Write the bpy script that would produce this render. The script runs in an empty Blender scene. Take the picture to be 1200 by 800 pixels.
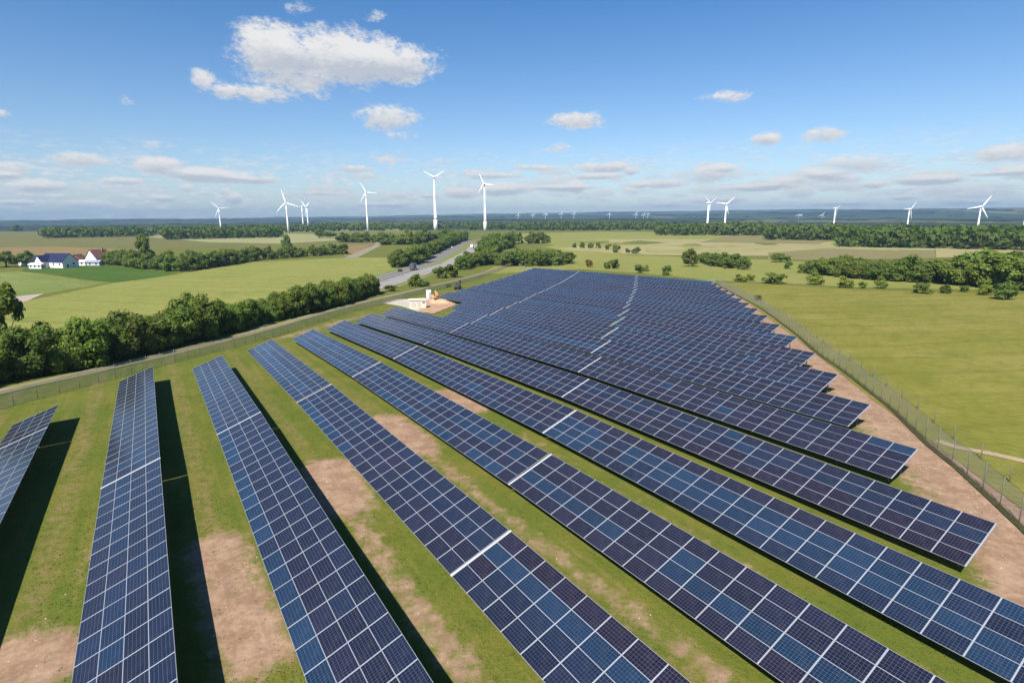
import bpy, bmesh, math, random
import numpy as np
from mathutils import Vector, Matrix

SC = bpy.context.scene
COL = SC.collection
R = math.radians
random.seed(7)

# ------------------------------------------------------------------ camera, sky, sun, exposure
F, PT, RL, H, AZ, TI = 663.7575, 0.2160723, -0.0077418, 19.553, 0.56818068, 0.35500946
cam = bpy.data.cameras.new('camera')
cam.sensor_width = 36.0
cam.lens = 36.0 * F / 1200.0
cam.clip_start = 0.5
cam.clip_end = 60000.0
camo = bpy.data.objects.new('camera', cam)
COL.objects.link(camo)
camo.matrix_world = (Matrix.Translation((0, 0, H)) @ Matrix.Rotation(math.pi / 2 - PT, 4, 'X')
                     @ Matrix.Rotation(RL, 4, 'Z'))
SC.camera = camo
SC.view_settings.view_transform = 'Standard'
SC.view_settings.look = 'None'
SC.view_settings.exposure = 1.0
SC.view_settings.gamma = 1.0
SC.view_settings.use_curve_mapping = False
SC.cycles.use_denoising = True
SC.cycles.max_bounces = 6
SC.cycles.transparent_max_bounces = 24
SC.cycles.volume_bounces = 0

SUN_EL = R(49.0)
SKY_K = 0.05
SUN_T = AZ + R(32)                                           # the sun stands behind the camera's left shoulder
SUN_AZ = Vector((-math.cos(SUN_T), -math.sin(SUN_T), 0))
TO_SUN = (SUN_AZ * math.cos(SUN_EL) + Vector((0, 0, math.sin(SUN_EL)))).normalized()
sun = bpy.data.lights.new('sun', 'SUN')
sun.energy = 5.0
sun.angle = R(0.53)
sun.color = (1.0, 0.95, 0.87)
suno = bpy.data.objects.new('sun', sun)
COL.objects.link(suno)
suno.location = (0, 0, 300)
suno.rotation_euler = TO_SUN.to_track_quat('Z', 'Y').to_euler()


def px_dir(x, y):
    cs, s = math.cos(RL), math.sin(RL)
    dx, dy = x - 600, y - 400
    X = (cs * dx + s * dy) / F
    U = -(-s * dx + cs * dy) / F
    return X, math.cos(PT) + U * math.sin(PT), -math.sin(PT) + U * math.cos(PT)


class NT:
    """small helper for node trees"""
    def __init__(self, tree):
        self.t = tree
        self.n = tree.nodes
        self.l = tree.links

    def new(self, typ, **kw):
        n = self.n.new(typ)
        for k, v in kw.items():
            setattr(n, k, v)
        return n

    def put(self, sock, v):
        if v is None:
            return
        if hasattr(v, 'is_output'):
            self.l.new(v, sock)
        else:
            sock.default_value = v

    def math(self, op, a, b=None, c=None, clamp=False):
        n = self.n.new('ShaderNodeMath')
        n.operation = op
        n.use_clamp = clamp
        self.put(n.inputs[0], a)
        self.put(n.inputs[1], b)
        self.put(n.inputs[2], c)
        return n.outputs[0]

    def mix(self, f, a, b, blend='MIX'):
        n = self.n.new('ShaderNodeMix')
        n.data_type = 'RGBA'
        n.blend_type = blend
        n.clamp_factor = True
        self.put(n.inputs['Factor'], f)
        for i, v in ((6, a), (7, b)):
            if not hasattr(v, 'is_output') and len(v) == 3:
                v = (*v, 1)
            self.put(n.inputs[i], v)
        return n.outputs[2]

    def noise(self, vec, scale, detail=4, rough=0.55, dim='3D', dist=0.0):
        n = self.n.new('ShaderNodeTexNoise')
        n.noise_dimensions = dim
        n.inputs['Scale'].default_value = scale
        n.inputs['Detail'].default_value = detail
        n.inputs['Roughness'].default_value = rough
        n.inputs['Distortion'].default_value = dist
        if vec is not None:
            self.l.new(vec, n.inputs['Vector'])
        return n.outputs['Fac']

    def step(self, v, lo, hi):
        n = self.n.new('ShaderNodeMapRange')
        n.interpolation_type = 'SMOOTHSTEP'
        self.put(n.inputs['Value'], v)
        n.inputs['From Min'].default_value = lo
        n.inputs['From Max'].default_value = hi
        return n.outputs['Result']

    def mapping(self, vec, scale=(1, 1, 1), rot=(0, 0, 0), loc=(0, 0, 0)):
        n = self.n.new('ShaderNodeMapping')
        self.l.new(vec, n.inputs['Vector'])
        n.inputs['Scale'].default_value = scale
        n.inputs['Rotation'].default_value = rot
        n.inputs['Location'].default_value = loc
        return n.outputs[0]


def build_world():
    w = bpy.data.worlds.new('World')
    SC.world = w
    w.use_nodes = True
    t = NT(w.node_tree)
    t.n.clear()
    sky = t.new('ShaderNodeTexSky', sky_type='NISHITA', sun_disc=False)
    sky.sun_elevation = SUN_EL
    sky.sun_rotation = math.atan2(SUN_AZ.x, SUN_AZ.y)
    sky.altitude = 300
    sky.air_density = 1.0
    sky.dust_density = 0.6
    sky.ozone_density = 2.2
    tc = t.new('ShaderNodeTexCoord')
    d = tc.outputs['Generated']
    sp = t.new('ShaderNodeSeparateXYZ')
    t.l.new(d, sp.inputs[0])
    x, y, z = sp.outputs
    az = t.math('ARCTAN2', x, y)
    hor = t.math('SQRT', t.math('ADD', t.math('MULTIPLY', x, x), t.math('MULTIPLY', y, y)))
    el = t.math('DIVIDE', z, t.math('MAXIMUM', hor, 0.001))
    # coordinates for the noise that frays the clouds (azimuth, elevation stretched)
    cv = t.new('ShaderNodeCombineXYZ')
    t.l.new(az, cv.inputs[0])
    t.l.new(t.math('MULTIPLY', el, 1.6), cv.inputs[1])
    nv = cv.outputs[0]
    n_big = t.noise(nv, 13, 5, 0.62)
    n_fine = t.noise(nv, 42, 7, 0.68)
    n_puff = t.noise(nv, 105, 6, 0.7)
    fray = t.math('ADD', t.math('ADD', t.math('MULTIPLY', t.math('SUBTRACT', n_big, 0.5), 2.0), t.math('MULTIPLY', t.math('SUBTRACT', n_puff, 0.5), 1.2)),
                  t.math('MULTIPLY', t.math('SUBTRACT', n_fine, 0.5), 2.2))
    # individual clouds: direction of centre, half width, half height, strength
    clouds = [
        (322, 60, 48, 35, 1.25), (400, 68, 72, 34, 1.3), (458, 74, 58, 26, 1.15), (350, 95, 66, 18, .9), (300, 109, 58, 13, 0.85), (238, 94, 17, 18, 0.8), (264, 106, 26, 14, .75), (376, 111, 20, 11, .5),
        (455, 138, 38, 19, 0.95), (470, 158, 30, 12, 0.5), (345, 10, 46, 20, 0.12), (437, 18, 28, 13, 0.2),
        (676, 141, 44, 13, 0.8), (652, 173, 24, 10, 0.4), (898, 163, 20, 10, 1.0), (965, 158, 30, 13, 0.75), (850, 114, 44, 11, 0.6),
        (98, 187, 46, 11, 0.85), (188, 194, 36, 12, 1.05), (185, 170, 34, 8, 0.5), (10, 198, 34, 12, 0.95),
        (0, 134, 18, 8, 0.6), (148, 119, 16, 12, 0.3), (285, 208, 50, 11, 0.7), (650, 200, 34, 9, 0.75), (648, 214, 36, 14, 0.7),
        (560, 204, 36, 10, .8), (455, 187, 40, 8, 0.4), (520, 190, 26, 8, 0.4), (430, 207, 22, 7, 0.6), (380, 222, 30, 10, 0.6), (835, 203, 50, 14, 0.95),
        (1000, 192, 56, 14, 0.9), (960, 207, 50, 9, 0.7), (1180, 180, 46, 14, 0.85), (1195, 202, 30, 13, 0.95), (1090, 206, 60, 12, 0.75),
        (1052, 151, 10, 6, 0.3), (935, 225, 26, 11, 0.9), (720, 211, 24, 5, 0.5), (740, 224, 40, 8, 0.6), (980, 218, 90, 10, 0.6),
        (1110, 222, 90, 10, 0.6), (680, 226, 120, 10, 0.5), (120, 222, 120, 11, 0.5), (430, 230, 120, 9, 0.45), (30, 222, 60, 12, 0.6), (840, 222, 80, 10, .55),
    ]
    rc = random.Random(21)
    for i in range(52):
        yy = 240 - 46 * rc.random() ** 1.2
        clouds.append((rc.uniform(-10, 1210), yy, rc.uniform(10, 46), rc.uniform(3.5, 8.5) * (1.25 - (yy - 190) / 120), rc.uniform(.8, 1.5)))
    dens = None
    relh = None
    for (cx, cy, hw, hh, st) in clouds:
        dx, dy, dz = px_dir(cx, cy)
        a0 = math.atan2(dx, dy)
        e0 = dz / math.hypot(dx, dy)
        k = 1.0 / (F * (1 + (dx / dy) ** 2))
        ew = hh / F * 0.97 / math.hypot(dx, dy)
        u = t.math('MULTIPLY', t.math('SUBTRACT', az, a0), 1 / (hw * k))
        v = t.math('MULTIPLY', t.math('SUBTRACT', el, e0), 1 / ew)
        r2 = t.math('ADD', t.math('MULTIPLY', u, u), t.math('MULTIPLY', v, v))
        q = t.math('SUBTRACT', st, r2)
        q = t.math('MAXIMUM', q, -1.6)
        hgt = t.math('MULTIPLY', v, t.math('MAXIMUM', q, 0.0))
        dens = q if dens is None else t.math('MAXIMUM', dens, q)
        relh = hgt if relh is None else t.math('ADD', relh, hgt)
    body = t.math('ADD', t.math('MULTIPLY', dens, 0.9), t.math('MULTIPLY', fray, 0.8))
    # low haze cloud above the horizon, seen edge-on, and loose scraps
    cv2 = t.new('ShaderNodeCombineXYZ')
    t.l.new(az, cv2.inputs[0])
    t.l.new(t.math('MULTIPLY', el, 3.4), cv2.inputs[1])
    nb = t.noise(cv2.outputs[0], 15, 8, 0.66)
    nb2 = t.noise(cv2.outputs[0], 55, 5, 0.6)
    low = t.math('MULTIPLY', t.step(el, 0.135, 0.03), t.step(t.math('ADD', t.math('MULTIPLY', nb, .7), t.math('MULTIPLY', nb2, .3)), 0.44, 0.60))
    lowc = t.mix(t.step(nb2, .35, .7), (6.0, 6.5, 7.3), (9.2, 9.1, 9.0))
    alpha = t.math('MULTIPLY', t.step(body, -0.06, 0.80), 0.95)
    wisp = t.math('ADD', t.math('MULTIPLY', t.math('SUBTRACT', n_fine, 0.5), 1.1), t.math('MULTIPLY', t.math('SUBTRACT', n_puff, 0.5), .9))
    light = t.math('ADD', 0.53, t.math('ADD', t.math('MULTIPLY', relh, 1.15), wisp), clamp=True)
    ccol = t.mix(light, (5.5, 5.85, 6.5), (9.0, 8.8, 8.6))
    deep = t.mix(t.step(el, 0.0, 0.50), (1.17, 1.27, 1.42), (.34, .92, 1.36))
    base = t.mix(t.math('MULTIPLY', low, 0.85), t.mix(1.0, sky.outputs[0], deep, 'MULTIPLY'), lowc)
    col = t.mix(alpha, base, ccol)
    bg = t.new('ShaderNodeBackground')
    t.l.new(col, bg.inputs['Color'])
    bg.inputs['Strength'].default_value = SKY_K
    out = t.new('ShaderNodeOutputWorld')
    t.l.new(bg.outputs[0], out.inputs['Surface'])


build_world()

# ------------------------------------------------------------------ terrain
ZG = [[1.57, 0.91, 0.22, -0.4, -0.92, -1.44, -2.04, -2.71, -3.43, -4.17], [1.04, 0.55, -0.0, -0.56, -1.11, -1.8, -2.58, -3.38, -4.16, -4.93],
      [0.37, 0.1, -0.1, -0.48, -1.18, -2.22, -3.21, -4.11, -4.92, -5.71], [-0.56, -0.84, -1.06, -1.33, -1.52, -2.93, -4.04, -4.93, -5.72, -6.49],
      [-1.74, -2.17, -2.66, -3.12, -3.34, -4.19, -5.05, -5.82, -6.55, -7.28], [-3.04, -3.54, -4.05, -4.52, -4.89, -5.45, -6.07, -6.74, -7.42, -8.09],
      [-4.36, -4.86, -5.35, -5.8, -6.21, -6.66, -7.14, -7.72, -8.33, -8.95], [-5.67, -6.14, -6.6, -7.03, -7.44, -7.84, -8.27, -8.77, -9.31, -9.87],
      [-6.96, -7.4, -7.83, -8.24, -8.63, -9.01, -9.42, -9.86, -10.34, -10.83], [-8.23, -8.64, -9.04, -9.43, -9.8, -10.18, -10.56, -10.96, -11.39, -11.84],
      [-9.48, -9.87, -10.25, -10.62, -10.98, -11.33, -11.69, -12.07, -12.46, -12.87]]
NU, NV = 11, 10
SA, CA = math.sin(AZ), math.cos(AZ)


def cr(p0, p1, p2, p3, t):
    return p1 + .5 * t * (p2 - p0 + t * (2 * p0 - 5 * p1 + 4 * p2 - p3 + t * (3 * (p1 - p2) + p3 - p0)))


def hz(x, y):
    u, v = -x * SA + y * CA, x * CA + y * SA
    d = math.hypot(u - 120, v - 90)
    s = min(max((d - 240) / 300, 0), 1)
    s = s * s * (3 - 2 * s)
    if s >= 1:
        return -10.0
    a = min(max((u + 40) / 40, 0), NU - 1.0001)
    b = min(max((v + 80) / 40, 0), NV - 1.0001)
    i, j = int(a), int(b)
    rows = []
    for m in (-1, 0, 1, 2):
        jj = min(max(j + m, 0), NV - 1)
        rows.append(cr(*[ZG[min(max(i + k, 0), NU - 1)][jj] for k in (-1, 0, 1, 2)], a - i))
    return cr(*rows, b - j) * (1 - s) - 10.0 * s


def xy(u, v):
    return -u * SA + v * CA, u * CA + v * SA


def uv(x, y):
    return -x * SA + y * CA, x * CA + y * SA


def at(px, py, lift=0.0):
    """where the sight line through a point of the photograph meets the terrain"""
    dx, dy, dz = px_dir(px, py)
    t = 5.0
    while t < 20000 and H + dz * t >= hz(dx * t, dy * t) + lift:
        t *= 1.01
    lo, hi = t / 1.01, t
    for _ in range(22):
        m = (lo + hi) / 2
        if H + dz * m < hz(dx * m, dy * m) + lift:
            hi = m
        else:
            lo = m
    x, y = dx * hi, dy * hi
    return Vector((x, y, hz(x, y)))


def along(px, dist):
    """ground point at a given distance in the direction of a photograph column"""
    dx, dy, dz = px_dir(px, 255)
    k = dist / math.hypot(dx, dy)
    return Vector((dx * k, dy * k, hz(dx * k, dy * k)))


# ------------------------------------------------------------------ object helpers
def link(o, parent=None):
    COL.objects.link(o)
    if parent is not None:
        o.parent = parent
    return o


def tag(o, label=None, cat=None, group=None, kind=None):
    if label:
        o['label'] = label
    if cat:
        o['category'] = cat
    if group:
        o['group'] = group
    if kind:
        o['kind'] = kind
    return o


def empty(name, loc, rz=0.0):
    o = bpy.data.objects.new(name, None)
    o.location = loc
    o.rotation_euler = (0, 0, rz)
    o.empty_display_size = 0.3
    return link(o)


class MB:
    """collects shapes and links them as one mesh object"""
    def __init__(self):
        self.v, self.f, self.m, self.sm = [], [], [], []

    def face(self, pts, mat=0, smooth=False):
        b = len(self.v)
        self.v += [tuple(p) for p in pts]
        self.f.append(tuple(range(b, b + len(pts))))
        self.m.append(mat)
        self.sm.append(smooth)

    def box(self, c, s, mat=0, M=None):
        b = len(self.v)
        for dz in (-.5, .5):
            for dx, dy in ((-.5, -.5), (.5, -.5), (.5, .5), (-.5, .5)):
                p = Vector((c[0] + dx * s[0], c[1] + dy * s[1], c[2] + dz * s[2]))
                self.v.append(tuple(M @ p if M else p))
        for q in ((3, 2, 1, 0), (4, 5, 6, 7), (0, 1, 5, 4), (1, 2, 6, 5), (2, 3, 7, 6), (3, 0, 4, 7)):
            self.f.append(tuple(b + i for i in q))
            self.m.append(mat)
            self.sm.append(False)

    def bar(self, p, q, w, h=None, mat=0):
        p, q = Vector(p), Vector(q)
        d = q - p
        M = Matrix.Translation((p + q) / 2) @ d.to_track_quat('X', 'Z').to_matrix().to_4x4()
        self.box((0, 0, 0), (d.length, w, h or w), mat, M)

    def tube(self, pts, rads, n=8, mat=0, caps=True, smooth=True):
        b0 = len(self.v)
        pts = [Vector(p) for p in pts]
        for i, p in enumerate(pts):
            d = (pts[min(i + 1, len(pts) - 1)] - pts[max(i - 1, 0)]).normalized()
            ref = Vector((1, 0, 0)) if abs(d.x) < 0.8 else Vector((0, 1, 0))
            e1 = d.cross(ref).normalized()
            e2 = d.cross(e1)
            for k in range(n):
                a = 2 * math.pi * k / n
                self.v.append(tuple(p + (e1 * math.cos(a) + e2 * math.sin(a)) * rads[i]))
        for i in range(len(pts) - 1):
            for k in range(n):
                a, c = b0 + i * n + k, b0 + i * n + (k + 1) % n
                self.f.append((a, c, c + n, a + n))
                self.m.append(mat)
                self.sm.append(smooth)
        if caps:
            self.f.append(tuple(b0 + k for k in range(n))[::-1])
            self.f.append(tuple(b0 + (len(pts) - 1) * n + k for k in range(n)))
            self.m += [mat, mat]
            self.sm += [False, False]

    def prism(self, prof, y0, y1, mat=0):
        """profile of (x, z) points extruded along y"""
        b = len(self.v)
        n = len(prof)
        for y in (y0, y1):
            self.v += [(p[0], y, p[1]) for p in prof]
        for k in range(n):
            a, c = b + k, b + (k + 1) % n
            self.f.append((a, c, c + n, a + n))
        self.f.append(tuple(b + k for k in range(n))[::-1])
        self.f.append(tuple(b + n + k for k in range(n)))
        self.m += [mat] * (n + 2)
        self.sm += [False] * (n + 2)

    def mesh(self, name, mats, fix=True):
        me = bpy.data.meshes.new(name)
        me.from_pydata(self.v, [], self.f)
        for m in (mats if isinstance(mats, (list, tuple)) else [mats]):
            me.materials.append(m)
        me.polygons.foreach_set('material_index', self.m)
        me.polygons.foreach_set('use_smooth', self.sm)
        if fix:
            bm = bmesh.new()
            bm.from_mesh(me)
            bmesh.ops.recalc_face_normals(bm, faces=bm.faces)
            bm.to_mesh(me)
            bm.free()
        me.update()
        return me

    def build(self, name, mats, parent=None, fix=True):
        o = bpy.data.objects.new(name, self.mesh(name, mats, fix))
        return link(o, parent)


def inst(name, me, parent=None, loc=None, color=None):
    o = bpy.data.objects.new(name, me)
    if loc is not None:
        o.location = loc
    if color is not None:
        o.color = color
    return link(o, parent)


def bevel(o, w, seg=2):
    m = o.modifiers.new('bevel', 'BEVEL')
    m.width = w
    m.segments = seg
    m.limit_method = 'ANGLE'
    return o


# ------------------------------------------------------------------ materials
def mat(name, fn=None, col=(.5, .5, .5), rough=0.7, metal=0.0, spec=0.5):
    m = bpy.data.materials.new(name)
    m.use_nodes = True
    t = NT(m.node_tree)
    b = t.n['Principled BSDF']
    b.inputs['Base Color'].default_value = (*col, 1)
    b.inputs['Roughness'].default_value = rough
    b.inputs['Metallic'].default_value = metal
    b.inputs['Specular IOR Level'].default_value = spec
    t.b = b
    t.out = t.n['Material Output']
    if fn:
        fn(t)
    return m


def worn(col, var=0.25, scale=3.0, rough=0.6, metal=0.0, spec=0.4):
    """a plain paint or metal with some patchy wear and dirt"""
    def fn(t):
        tc = t.new('ShaderNodeTexCoord')
        n = t.noise(tc.outputs['Object'], scale, 5, 0.65)
        c2 = tuple(c * (1 - var) for c in col)
        t.l.new(t.mix(t.step(n, .35, .7), col, c2), t.b.inputs['Base Color'])
        t.l.new(t.math('ADD', rough - .08, t.math('MULTIPLY', n, .16)), t.b.inputs['Roughness'])
    return mat('worn', fn, col, rough, metal, spec)


def position(t):
    g = t.new('ShaderNodeNewGeometry')
    return g.outputs['Position']


def site_pos(t):
    """world position turned so that x runs along the panel rows"""
    return t.mapping(position(t), rot=(0, 0, -(math.pi / 2 + AZ)))


LUSH, OLIVE, DRY = (.082, .102, .014), (.122, .118, .021), (.175, .132, .052)
SOIL, SOIL2 = (.190, .116, .074), (.285, .190, .128)


ROW_OFF = 1.3


def ground_mat(t):
    P = position(t)
    S = site_pos(t)
    n1 = t.noise(P, 0.16, 5, .6)
    n2 = t.noise(P, 1.3, 5, .7)
    n3 = t.noise(P, 9.0, 3, .7)
    strk = t.noise(t.mapping(S, scale=(.05, 1.6, 1)), 1.0, 4, .6)
    g = t.mix(t.step(t.math('ADD', t.math('MULTIPLY', n1, .6), t.math('MULTIPLY', strk, .4)), .40, .62), LUSH, OLIVE)
    g = t.mix(t.math('MULTIPLY', t.step(t.math('ADD', t.math('MULTIPLY', n2, .45), t.math('MULTIPLY', strk, .55)), .52, .70), .75), g, DRY)
    sx = t.new('ShaderNodeSeparateXYZ')
    t.l.new(S, sx.inputs[0])
    lane = t.math('PINGPONG', t.math('ADD', t.math('ADD', sx.outputs[1], ROW_OFF), t.math('MULTIPLY', t.math('SUBTRACT', n1, .5), 1.6)), 4.21)
    worn_ = t.math('MULTIPLY', t.step(lane, .95, .25), t.step(n2, .38, .62))
    g = t.mix(t.math('MULTIPLY', worn_, .65), g, (.185, .128, .060))
    g = t.mix(t.math('MULTIPLY', t.step(t.noise(P, .55, 5, .65), .50, .66), .5), g, (.066, .088, .012))
    g = t.mix(t.math('MULTIPLY', t.step(n3, .35, .75), .30), g, (.045, .058, .009))
    at_ = t.new('ShaderNodeAttribute', attribute_name='soil')
    ragged = t.math('ADD', t.math('MULTIPLY', t.math('SUBTRACT', n2, .5), 1.3), t.math('MULTIPLY', t.math('SUBTRACT', n1, .5), .8))
    soil = t.step(t.math('ADD', at_.outputs['Fac'], ragged), .28, .86)
    soil = t.math('MULTIPLY', soil, t.step(at_.outputs['Fac'], .02, .2))
    sc = t.mix(t.step(t.math('ADD', t.math('MULTIPLY', t.noise(P, .7, 5, .6), .6), t.math('MULTIPLY', t.noise(P, 3.2, 4, .6), .4)), .38, .64), SOIL, SOIL2)
    sc = t.mix(t.math('MULTIPLY', t.step(t.noise(t.mapping(S, scale=(.12, 2.4, 1)), 1.0, 3, .5), .54, .70), .35), sc, (.155, .105, .07))
    sc = t.mix(t.math('MULTIPLY', t.step(t.noise(P, 11, 3, .6), .58, .8), .35), sc, (.46, .35, .26))
    c = t.mix(soil, g, sc)
    # beyond the site: open farmland and woodland patches
    vo = t.new('ShaderNodeTexVoronoi', feature='F1')
    t.l.new(t.mapping(P, scale=(.0022, .0009, 1)), vo.inputs['Vector'])
    vo.inputs['Scale'].default_value = 1.0
    sep = t.new('ShaderNodeSeparateColor')
    t.l.new(vo.outputs['Color'], sep.inputs[0])
    fld = t.mix(sep.outputs[0], (.13, .125, .035), (.19, .17, .075))
    fld = t.mix(t.step(sep.outputs[1], .80, .86), (.018, .030, .012), fld)
    ln = t.new('ShaderNodeVectorMath', operation='LENGTH')
    t.l.new(P, ln.inputs[0])
    c = t.mix(t.step(ln.outputs['Value'], 1100, 1700), c, fld)
    t.l.new(c, t.b.inputs['Base Color'])
    bp = t.new('ShaderNodeBump')
    t.l.new(t.math('SUBTRACT', .9, t.math('MULTIPLY', soil, .6)), bp.inputs['Strength'])
    bp.inputs['Distance'].default_value = .12
    hh = t.math('ADD', t.math('MULTIPLY', n3, .5), n2)
    t.l.new(hh, bp.inputs['Height'])
    t.l.new(bp.outputs[0], t.b.inputs['Normal'])


M_GROUND = mat('ground', ground_mat, rough=.95, spec=.1)


def field_mat(c1, c2, c3=None, rot=0.0, pitch=14.0, line=.25, n_scale=.02, streak=True):
    def fn(t):
        P = position(t)
        Q = t.mapping(P, rot=(0, 0, rot))
        n1 = t.noise(P, n_scale, 5, .6)
        ns = t.noise(t.mapping(Q, scale=(.008, .12, 1)), 1.0, 4, .65)
        n3 = t.noise(P, 1.1, 4, .7)
        v = t.math('ADD', t.math('MULTIPLY', n1, .55), t.math('MULTIPLY', ns, .45))
        c = t.mix(t.step(v, .38, .62), c1, c2)
        if c3:
            c = t.mix(t.math('MULTIPLY', t.step(t.noise(P, n_scale * 2.7, 5, .65), .52, .68), .8), c, c3)
        c = t.mix(t.math('MULTIPLY', t.step(t.noise(P, .28, 5, .7), .45, .68), .45), c, tuple(q * .68 for q in c1))
        c = t.mix(t.math('MULTIPLY', t.step(n3, .35, .75), .45), c, tuple(q * .55 for q in c1))
        if streak:
            s = t.new('ShaderNodeSeparateXYZ')
            t.l.new(Q, s.inputs[0])
            w = t.math('PINGPONG', t.math('ADD', s.outputs[1], t.math('MULTIPLY', n1, 6.0)), pitch / 2)
            ln = t.math('SUBTRACT', 1.0, t.step(w, .35, 1.1))
            c = t.mix(t.math('MULTIPLY', ln, line), c, tuple(q * .5 for q in c1))
        t.l.new(c, t.b.inputs['Base Color'])
        bp = t.new('ShaderNodeBump')
        bp.inputs['Strength'].default_value = .8
        bp.inputs['Distance'].default_value = .25
        t.l.new(n3, bp.inputs['Height'])
        t.l.new(bp.outputs[0], t.b.inputs['Normal'])
    return mat('field', fn, rough=.95, spec=.08)


def dirt_mat(c1, c2, scale=1.2):
    def fn(t):
        P = position(t)
        n = t.noise(P, scale, 6, .7)
        n2 = t.noise(P, scale * 6, 3, .6)
        c = t.mix(t.step(n, .35, .68), c1, c2)
        c = t.mix(t.math('MULTIPLY', t.step(n2, .5, .8), .4), c, tuple(q * .6 for q in c1))
        t.l.new(c, t.b.inputs['Base Color'])
        bp = t.new('ShaderNodeBump')
        bp.inputs['Strength'].default_value = .7
        bp.inputs['Distance'].default_value = .08
        t.l.new(n, bp.inputs['Height'])
        t.l.new(bp.outputs[0], t.b.inputs['Normal'])
    return mat('dirt', fn, rough=.95, spec=.1)


def leaf_mat(name, c1, c2):
    def fn(t):
        oi = t.new('ShaderNodeObjectInfo')
        tc = t.new('ShaderNodeTexCoord')
        n = t.noise(tc.outputs['Object'], 7.0, 3, .6)
        c = t.mix(t.step(n, .35, .65), c1, c2)
        c = t.mix(1.0, c, oi.outputs['Color'], 'MULTIPLY')
        t.l.new(c, t.b.inputs['Base Color'])
        tr = t.new('ShaderNodeBsdfTranslucent')
        t.l.new(t.mix(1.0, c, (1.0, 1.25, .5), 'MULTIPLY'), tr.inputs[0])
        mx = t.new('ShaderNodeMixShader')
        mx.inputs[0].default_value = .38
        t.l.new(t.b.outputs[0], mx.inputs[1])
        t.l.new(tr.outputs[0], mx.inputs[2])
        t.l.new(mx.outputs[0], t.out.inputs['Surface'])
    return mat(name, fn, rough=.75, spec=.25)


M_LEAF = leaf_mat('foliage', (.090, .125, .020), (.145, .180, .033))
M_BARK = worn((.10, .075, .055), .4, 6, .9)


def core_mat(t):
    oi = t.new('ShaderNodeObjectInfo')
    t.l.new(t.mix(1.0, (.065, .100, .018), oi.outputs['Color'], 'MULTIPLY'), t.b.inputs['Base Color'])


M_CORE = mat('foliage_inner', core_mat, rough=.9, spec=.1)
M_ALU = worn((.36, .37, .40), .12, 2, .45, .35)
M_POST = worn((.11, .12, .11), .2, 4, .6)
M_WHITE = worn((.78, .78, .77), .1, 2, .5)
M_STEEL = worn((.24, .25, .25), .25, 4, .6, .5)
M_CONC = worn((.52, .49, .43), .25, 1.5, .9)
M_DARK = worn((.03, .03, .032), .3, 3, .6)
M_RUBBER = worn((.02, .02, .02), .2, 5, .85)
M_GLASS = mat('dark_glass', None, (.012, .016, .02), .08, 0, .6)
M_WOOD = worn((.16, .12, .085), .4, 5, .9)


def cell_mat(use_attr):
    def fn(t):
        if use_attr:
            a = t.new('ShaderNodeAttribute', attribute_name='tint')
            tint = a.outputs['Color']
        else:
            tint = t.new('ShaderNodeObjectInfo').outputs['Color']
        uvm = t.new('ShaderNodeUVMap')
        s = t.new('ShaderNodeSeparateXYZ')
        t.l.new(uvm.outputs[0], s.inputs[0])
        lines = None
        for k, (o, n) in enumerate(((s.outputs[0], 10), (s.outputs[1], 6))):
            f = t.math('FRACT', t.math('MULTIPLY', o, n))
            d = t.math('ABSOLUTE', t.math('SUBTRACT', f, .5))
            ln = t.math('GREATER_THAN', d, .467)
            lines = ln if lines is None else t.math('MAXIMUM', lines, ln)
        tc = t.new('ShaderNodeTexCoord')
        n = t.noise(t.mapping(tc.outputs['Object'], scale=(6.3, 6.3, 1)), 1.3, 2, .6)
        c = t.mix(t.math('MULTIPLY', n, .5), tint, t.mix(1.0, tint, (.55, .55, .6), 'MULTIPLY'))
        dust = t.noise(tc.outputs['Object'], 1.1, 4, .7)
        c = t.mix(t.math('MULTIPLY', t.step(dust, .4, .8), .06), c, (.22, .20, .18))
        soft = t.noise(position(t), .22, 4, .6)
        c = t.mix(t.math('MULTIPLY', t.step(soft, .35, .7), .5), c, t.mix(1.0, c, (.72, .74, .80), 'MULTIPLY'))
        c = t.mix(t.math('MULTIPLY', lines, .55), c, (.11, .12, .165))
        t.l.new(c, t.b.inputs['Base Color'])
        t.l.new(t.math('ADD', .08, t.math('ADD', t.math('MULTIPLY', dust, .12), t.math('MULTIPLY', soft, .10))), t.b.inputs['Roughness'])
    return mat('solar_glass', fn, rough=.14, spec=.34)


M_CELL = cell_mat(False)
M_CELLF = cell_mat(True)

# ------------------------------------------------------------------ ground, fields, roads, hills
SOIL_CAPS = []   # bare patches: ((px, py), (px, py), radius in metres, strength)


def caps(pts, r, s=1.0):
    for a, b in zip(pts, pts[1:]):
        A, B = at(*a), at(*b)
        SOIL_CAPS.append((A.x, A.y, B.x, B.y, r, s))


caps([(252, 640), (270, 690), (300, 760)], 1.7, .85)
caps([(384, 548), (404, 590)], 1.9, 1.0)
caps([(404, 590), (450, 660), (500, 730), (545, 790)], .9, .62)
caps([(452, 492), (492, 526)], 1.7, 1.0)
caps([(492, 526), (600, 610), (720, 700), (840, 790)], .75, .55)
caps([(524, 460), (556, 478)], 1.5, .95)
caps([(556, 478), (700, 560), (900, 680)], .5, .45)
caps([(15, 772), (70, 768)], 1.9, .9)
caps([(836, 334), (866, 355), (902, 382), (938, 407), (985, 441), (1034, 484), (1082, 524), (1122, 560), (1176, 612)], 2.6, 1.15)
caps([(880, 373), (918, 400), (962, 438), (1004, 478), (1056, 530), (1112, 582), (1150, 622)], 2.2, .75)
caps([(1172, 622), (1200, 660), (1230, 720)], 2.4, 1.0)
caps([(325, 397), (372, 385), (430, 368)], 1.9, .62)
caps([(1110, 525), (1160, 532), (1230, 542)], 1.1, .9)
caps([(150, 560), (100, 660), (60, 740)], .6, .4)
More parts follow.
